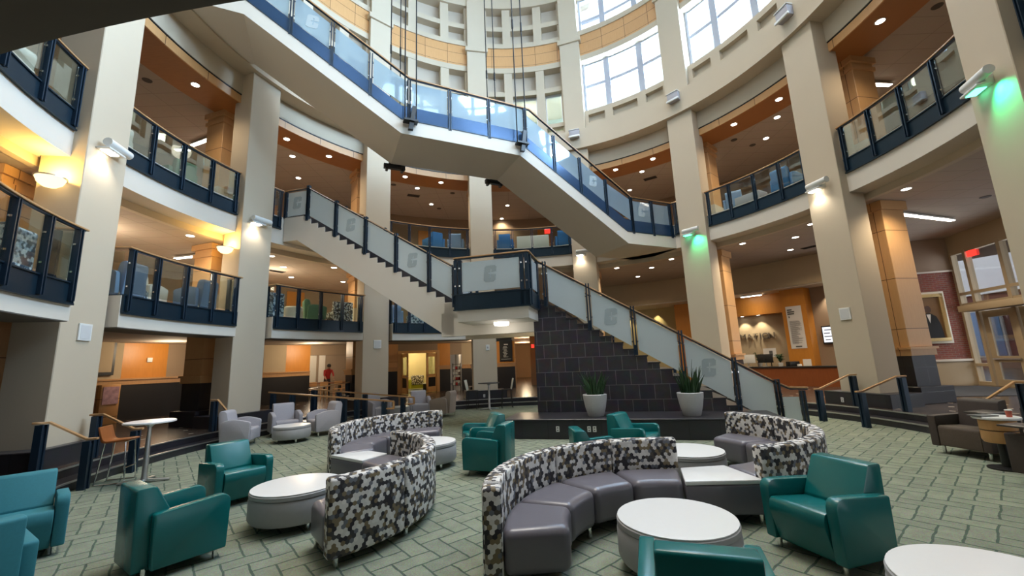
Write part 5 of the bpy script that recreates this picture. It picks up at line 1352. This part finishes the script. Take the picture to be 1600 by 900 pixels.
exit_sign('red exit sign hanging at the top of the entrance glazing', bp(-1.0 + 1.0, .95, 4.92)[:2] + (4.92,), UG, UB)
q = pol(92.6, 15.3, 2.62); exit_sign('red exit sign in the corridor beside the slate stair wall', q, et(92), tuple(-x for x in er(92)), .16, .2)
q = pol(98.3, 10.2, 9.98 - 2.0); exit_sign('small red exit sign on the gallery behind the landing of the lower stair', q, et(98), tuple(-x for x in er(98)), .3, .2)

# ------------------------------------------------------------------ rooms behind the ground floor on the left
def leaf_door(n_, label_a, R, w, turn, z1=2.42):
    """door leaf hinged at angle a on the wall radius; turn = swing in degrees"""
    o = pol(label_a, R)[:2]; e, u = er(label_a), et(label_a)
    c_, s_ = cos(rad(turn)), sin(rad(turn))
    d = (u[0] * c_ - e[0] * s_, u[1] * c_ - e[1] * s_); nn = (-d[1], d[0])
    m = MB()
    sg = 1 if w > 0 else -1
    a, b = sorted((0, w))
    for s0, s1, z0, zz in ((a, a + .15, ZG + .02, z1), (b - .15, b, ZG + .02, z1), (a, b, z1 - .2, z1), (a, b, 1.12, 1.28), (a, b, ZG + .02, .62)): m.lb(o, d, nn, s0, s1, -.025, .025, z0, zz)
    dd = struct('door_%d' % n_, m, M['doorwood'])
    MB().lb(o, d, nn, a + .13, b - .13, -.006, .006, 1.25, z1 - .18).build('glass_panel', M['glass'], dd); MB().lb(o, d, nn, a + .13, b - .13, -.01, .01, .6, 1.14).build('lower_panel', M['black'], dd)
    MB().lb(o, d, nn, b - .2 if sg > 0 else a + .05, b - .05 if sg > 0 else a + .2, -.06, .06, 1.20, 1.24).build('handle', M['steel'], dd)
leaf_door(3, 64.1, 15.0, .98, 82); leaf_door(4, 71.4, 15.0, -.98, -48)
m = MB()
for a0, a1, z0, z1 in ((63.2, 64.0, ZG, 2.55), (71.4, 72.0, ZG, 2.55), (63.2, 72.0, 2.44, 2.58)): m.ring(14.93, 15.2, z0, z1, a0, a1, 4)
struct('trim_1', m, M['doorwood'])
x, y, _ = pol(68.5, 18.1); t = thing('lime_chair', 'lime green chair with honeycomb back inside the room behind open doors', 'chair', (x, y, .312), rad(90 - 68.7 + 200), None)
MB().box(-.4, .4, -.35, .35, .08, .46).build('seat', M['limefab'], t, local=True, bevel=.04); MB().box(-.4, .4, .25, .42, .3, .86).build('backrest', M['hex'], t, local=True, bevel=.04)
for sx in (-1, 1): MB().box(sx * .4 - .06, sx * .4 + .06, -.35, .35, .08, .62).build('arm', M['limefab'], t, local=True, bevel=.03)
x, y, _ = pol(70.4, 16.6); t = thing('low_table', 'low white topped black table inside the room behind open doors', 'table', (x, y, .312)); MB().cb((0, 0, .40), (.6, .5, .05)).build('top', M['laminate'], t, local=True); MB().cb((0, 0, .19), (.5, .4, .38)).build('base', M['black'], t, local=True)
# menu board
t = thing('menu_chalkboard', 'black framed chalkboard with chalk writing on the panelled wall under the landing', 'board', pol(86.3, 14.95, 2.3))
arcbox(14.93, 14.99, 1.80, 3.0, 85.2, 88.0).build('frame', M['black'], t); arcbox(14.915, 14.93, 1.86, 2.94, 85.35, 87.85).build('slate', M['board'], t)
m = MB(); R_ = random.Random(9)
m.ring(14.905, 14.914, 2.74, 2.80, 86.2, 87.1, 3)
for i in range(10):
    z = 2.64 - i * .065; a0 = 86.0 + R_.uniform(-.1, .2)
    m.ring(14.905, 14.914, z - .014, z + .014, a0, a0 + R_.uniform(.6, 1.1), 3)
m.ring(14.905, 14.914, 1.92, 1.94, 85.5, 87.7, 3); m.build('chalk_lines', M['chalk'], t, smooth=0)
# drinks rack in the passage
x, y, _ = pol(75.9, 15.6); t = thing('display_rack', 'dark wire display rack with packets in the bright passage by the fourth column', 'rack', (x, y, ZG))
m = MB()
for sx in (-.22, .22):
    for sy in (-.15, .15): m.cb((sx, sy, .75), (.025, .025, 1.5))
m.build('frame', M['black'], t, local=True)
for i in range(5):
    s_ = MB().cb((0, 0, .25 + i * .3), (.46, .32, .02)).build('shelf', M['black'], t, local=True)
R_ = random.Random(4)
for i in range(4):
    for j in range(3):
        c_ = [M['offwhite'], M['redcloth'], M['cream']][R_.randrange(3)]
        q = Matrix.Translation((x, y, ZG)) @ Vector((-.14 + .14 * j, -.03, .26 + i * .3))
        tag(MB().cb((q.x, q.y, q.z + .08), (.11, .16, .16)).build('snack_packet', c_, None, bevel=.008), 'small packet on the dark display rack, %s shelf, %s' % (['lowest', 'second', 'third', 'top'][i], ['left', 'middle', 'right'][j]), 'packet', 'packets on the display rack')
# cafe furniture: long counter table with warm chairs, and the person in red leaning over it
x, y, _ = pol(51.5, 17.2); t = thing('cafe_table', 'long dark cafe table in front of person in red', 'table', (x, y, ZG), rad(90 - 51))
MB().cb((0, 0, .73), (1.9, .7, .05)).build('top', M['cherry'], t, local=True)
for sx in (-.8, .8): MB().cb((sx, 0, .35), (.08, .5, .70)).build('leg', M['black'], t, local=True)
cc = None
for i, (a, R, ph) in enumerate(((48.0, 15.9, 0), (49.6, 15.6, 10), (52.4, 15.7, -5), (54.2, 16.0, 20))):
    x, y, _ = pol(a, R); tx = 'pale wooden cafe chair before the dark cafe table, ' + ['leftmost', 'second from left', 'third from left', 'rightmost'][i]
    if cc is None:
        cc = thing('cafe_chair', tx, 'chair', (x, y, ZG), rad(90 - a + ph), 'pale cafe chairs')
        MB().cb((0, 0, .45), (.40, .40, .04)).build('seat', M['maple'], cc, local=True, bevel=.01); MB().cb((0, -.19, .74), (.40, .03, .22)).build('backrest', M['maple'], cc, local=True, bevel=.01)
        for sx in (-.17, .17):
            MB().cb((sx, -.19, .42), (.035, .035, .84)).build('leg', M['maple'], cc, local=True); MB().cb((sx, .17, .22), (.035, .035, .44)).build('leg', M['maple'], cc, local=True)
    else: dup(cc, (x, y, ZG), rad(90 - a + ph), tx)
x, y, _ = pol(3, 12.4); t = thing('leaflet_stand', 'wooden leaflet stand with coloured leaflets against the dark wainscot at left', 'stand', pol(17.6, 14.3, ZG), rad(90 - 17.6))
MB().cb((0, 0, .62), (.52, .30, 1.24)).build('case', M['maple'], t, local=True, bevel=.01); MB().cb((0, -.16, .9), (.42, .03, .55)).build('leaflets', plain('leaflets', (.5, .3, .35), .6, var=.9, scale=6), t, local=True)
t = thing('wall_picture', 'dark framed picture on the wall right of the leftmost column', 'picture', pol(18.4, 14.95, 2.3)); arcbox(14.90, 14.98, 1.85, 3.0, 15.5, 19.2).build('frame', M['black'], t); arcbox(14.89, 14.90, 1.95, 2.95, 15.8, 18.9).build('canvas', M['tanwall'], t)
o_ = pol(23.2, 14.97); t = thing('thermostat', 'small pale thermostat on the orange panel behind the left bar table', 'thermostat', o_[:2] + (2.35,)); MB().lb(o_[:2], et(23.2), tuple(-q for q in er(23.2)), -.08, .08, 0, .03, 2.27, 2.43).build('case', M['offwhite'], t, bevel=.006)

# person: one skinned body, bent forward over the table, in a red shirt
def person(x, y, z, rz):
    t = thing('person', 'person in red shirt and dark trousers bending forward over the cafe table', 'person', (x, y, z), rz)
    me = bpy.data.meshes.new('body')
    V_ = [(0, 0, .95), (0, -.06, 1.15), (0, -.20, 1.36), (0, -.27, 1.46), (0, -.33, 1.55), (0, -.38, 1.65),
          (.10, 0, .90), (.12, -.03, .50), (.12, .04, .08), (.12, -.12, .04), (-.10, 0, .90), (-.12, .02, .50), (-.12, .10, .08), (-.12, -.06, .04),
          (.19, -.22, 1.38), (.24, -.36, 1.14), (.20, -.52, .98), (.19, -.60, .92), (-.19, -.22, 1.38), (-.24, -.38, 1.14), (-.20, -.54, .98), (-.19, -.62, .92)]
    E_ = [(0, 1), (1, 2), (2, 3), (3, 4), (4, 5), (0, 6), (6, 7), (7, 8), (8, 9), (0, 10), (10, 11), (11, 12), (12, 13), (2, 14), (14, 15), (15, 16), (16, 17), (2, 18), (18, 19), (19, 20), (20, 21)]
    rr = [.14, .13, .15, .06, .085, .09, .09, .06, .045, .04, .09, .06, .045, .04, .065, .045, .034, .036, .065, .045, .034, .036]
    me.from_pydata(V_, E_, [])
    o = bpy.data.objects.new('body', me); COL.objects.link(o); o.parent = t
    md = o.modifiers.new('skin', 'SKIN'); sv = me.skin_vertices[0].data
    for i, r in enumerate(rr): sv[i].radius = (r, r)
    sv[0].use_root = True
    o.modifiers.new('sub', 'SUBSURF').levels = 2; o.modifiers['sub'].render_levels = 2
    m, nt, out = newmat('body_clothing'); p = principled(nt, out, (.4, .03, .03), .8)
    tc = N(nt, 'ShaderNodeTexCoord'); sx = N(nt, 'ShaderNodeSeparateXYZ'); L(nt, tc.outputs['Object'], sx.inputs[0])
    g1 = N(nt, 'ShaderNodeMath', operation='GREATER_THAN'); g1.inputs[1].default_value = .94; L(nt, sx.outputs[2], g1.inputs[0])
    g2 = N(nt, 'ShaderNodeMath', operation='GREATER_THAN'); g2.inputs[1].default_value = 1.47; L(nt, sx.outputs[2], g2.inputs[0])
    g3 = N(nt, 'ShaderNodeMath', operation='LESS_THAN'); g3.inputs[1].default_value = -.47; L(nt, sx.outputs[1], g3.inputs[0])
    c = mixc(nt, g1.outputs[0], (.04, .04, .05), (.42, .03, .03)); c = mixc(nt, g2.outputs[0], c, (.42, .25, .17)); c = mixc(nt, g3.outputs[0], c, (.42, .25, .17))
    L(nt, c, p.inputs['Base Color']); me.materials.append(m)
    hb = MB().lathe([(.0, .125), (.06, .115), (.098, .06), (.105, .0), (.09, -.05), (.07, -.06)], (0, -.355, 1.635), 20); hb.build('hair', M['hair'], t, local=True)
    for sx_ in (-1, 1):
        h = MB()
        for k in range(4): h.tube([(sx_ * .19 + (k - 1.5) * .018, -.62, .915), (sx_ * .19 + (k - 1.5) * .022, -.67, .895), (sx_ * .19 + (k - 1.5) * .022, -.695 - .01 * (k in (1, 2)), .865)], [.010, .009, .007], 6)
        h.tube([(sx_ * .19 - sx_ * .03, -.60, .91), (sx_ * .19 - sx_ * .055, -.635, .885)], [.011, .008], 6)
        h.build('fingers', M['skin'], t, local=True)
x, y, _ = pol(52.3, 17.75); person(x, y, ZG, math.atan2(y - CY, x - CX) - pi / 2 + rad(0))

# ------------------------------------------------------------------ daylight, fill lights, camera
W_ = bpy.data.worlds.new('World'); SC.world = W_; W_.use_nodes = True
nt = W_.node_tree; nt.nodes.clear()
bg = N(nt, 'ShaderNodeBackground'); ow = N(nt, 'ShaderNodeOutputWorld'); bg.inputs[0].default_value = (.88, .94, 1.0, 1); bg.inputs[1].default_value = 1.6
L(nt, bg.outputs[0], ow.inputs[0])
def area(name, loc, d, sx, sy, e, col):
    l = bpy.data.lights.new(name, 'AREA'); l.shape = 'RECTANGLE'; l.size = sx; l.size_y = sy; l.energy = e; l.color = col
    o = bpy.data.objects.new(name, l); COL.objects.link(o); o.location = loc; o.rotation_euler = Vector(d).to_track_quat('-Z', 'Z').to_euler(); return o
for k in (-4, -3, 4, 5, 6, 7):      # daylight entering by the tall drum windows
    a = colA(k) + 15; e = er(a)
    area('daylight_window', pol(a, 9.9, 14.6), (-e[0], -e[1], -.30), 3.6, 2.8, (2300 if k < 7 else 1500) if k > 0 else 280, (.52, .76, 1))
    area('daylight_window', pol(a, 9.9, 18.4), (-e[0], -e[1], -.45), 3.6, 2.0, (1500 if k < 7 else 1000) if k > 0 else 280, (.52, .76, 1))
l = bpy.data.lights.new('skylight_fill', 'AREA'); l.shape = 'DISK'; l.size = 8.6; l.energy = 1150; l.spread = rad(105); l.color = (1, .91, .78)  # warm overhead fill, added under the name of an unseen skylight
o = bpy.data.objects.new('skylight_fill', l); COL.objects.link(o); o.location = (CX, CY, 21.6)
area('daylight_entrance', (19.6, 12.6, 3.0), (-1, -.1, -.1), 6, 4.6, 500, (.86, .93, 1))
# added point fills without fixtures, brightening the rooms behind, mezzanine and drum
def room_fill(a, R, z, e, col=(1, .82, .58), r=.3):
    l = bpy.data.lights.new('room_fill', 'POINT'); l.energy = e; l.color = col; l.shadow_soft_size = r
    o = bpy.data.objects.new('room_fill', l); COL.objects.link(o); o.location = pol(a, R, z)
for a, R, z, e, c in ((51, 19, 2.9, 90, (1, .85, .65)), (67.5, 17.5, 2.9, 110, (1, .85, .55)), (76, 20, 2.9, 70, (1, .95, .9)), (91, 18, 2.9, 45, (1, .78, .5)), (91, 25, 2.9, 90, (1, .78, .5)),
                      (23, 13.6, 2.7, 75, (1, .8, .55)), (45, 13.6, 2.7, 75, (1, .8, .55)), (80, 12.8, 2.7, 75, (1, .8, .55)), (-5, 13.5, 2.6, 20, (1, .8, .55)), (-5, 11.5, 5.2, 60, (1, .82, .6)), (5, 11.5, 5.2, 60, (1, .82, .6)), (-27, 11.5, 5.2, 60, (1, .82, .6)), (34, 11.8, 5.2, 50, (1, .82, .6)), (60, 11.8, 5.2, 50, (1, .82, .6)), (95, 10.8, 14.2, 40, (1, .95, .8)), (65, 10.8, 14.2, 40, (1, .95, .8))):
    room_fill(a, R, z, e, c)

cam = bpy.data.cameras.new('camera'); co = bpy.data.objects.new('camera', cam); COL.objects.link(co)
cam.sensor_width = 36; cam.lens = 36 * 646.523 / 1600; cam.clip_start = .05; cam.clip_end = 300
p_, r_ = .17684953714940865, -.04016684726748535
cp, sp, cr, sr = cos(p_), sin(p_), cos(r_), sin(r_)
right, down, fwd = Vector((1, 0, 0)), Vector((0, sp, -cp)), Vector((0, cp, sp))
r2 = right * cr - down * sr; d2 = right * sr + down * cr
co.matrix_world = Matrix(((r2.x, -d2.x, -fwd.x, 0), (r2.y, -d2.y, -fwd.y, 0), (r2.z, -d2.z, -fwd.z, 1.75), (0, 0, 0, 1)))
SC.camera = co
vs = SC.view_settings
vs.view_transform = 'Standard'; vs.look = 'None'; vs.exposure = 0.32; vs.gamma = 1.0; vs.use_curve_mapping = False
SC.cycles.max_bounces = 8; SC.cycles.diffuse_bounces = 4; SC.cycles.glossy_bounces = 3; SC.cycles.transparent_max_bounces = 24; SC.cycles.transmission_bounces = 4
SC.cycles.sample_clamp_indirect = 6; SC.cycles.caustics_reflective = False; SC.cycles.caustics_refractive = False
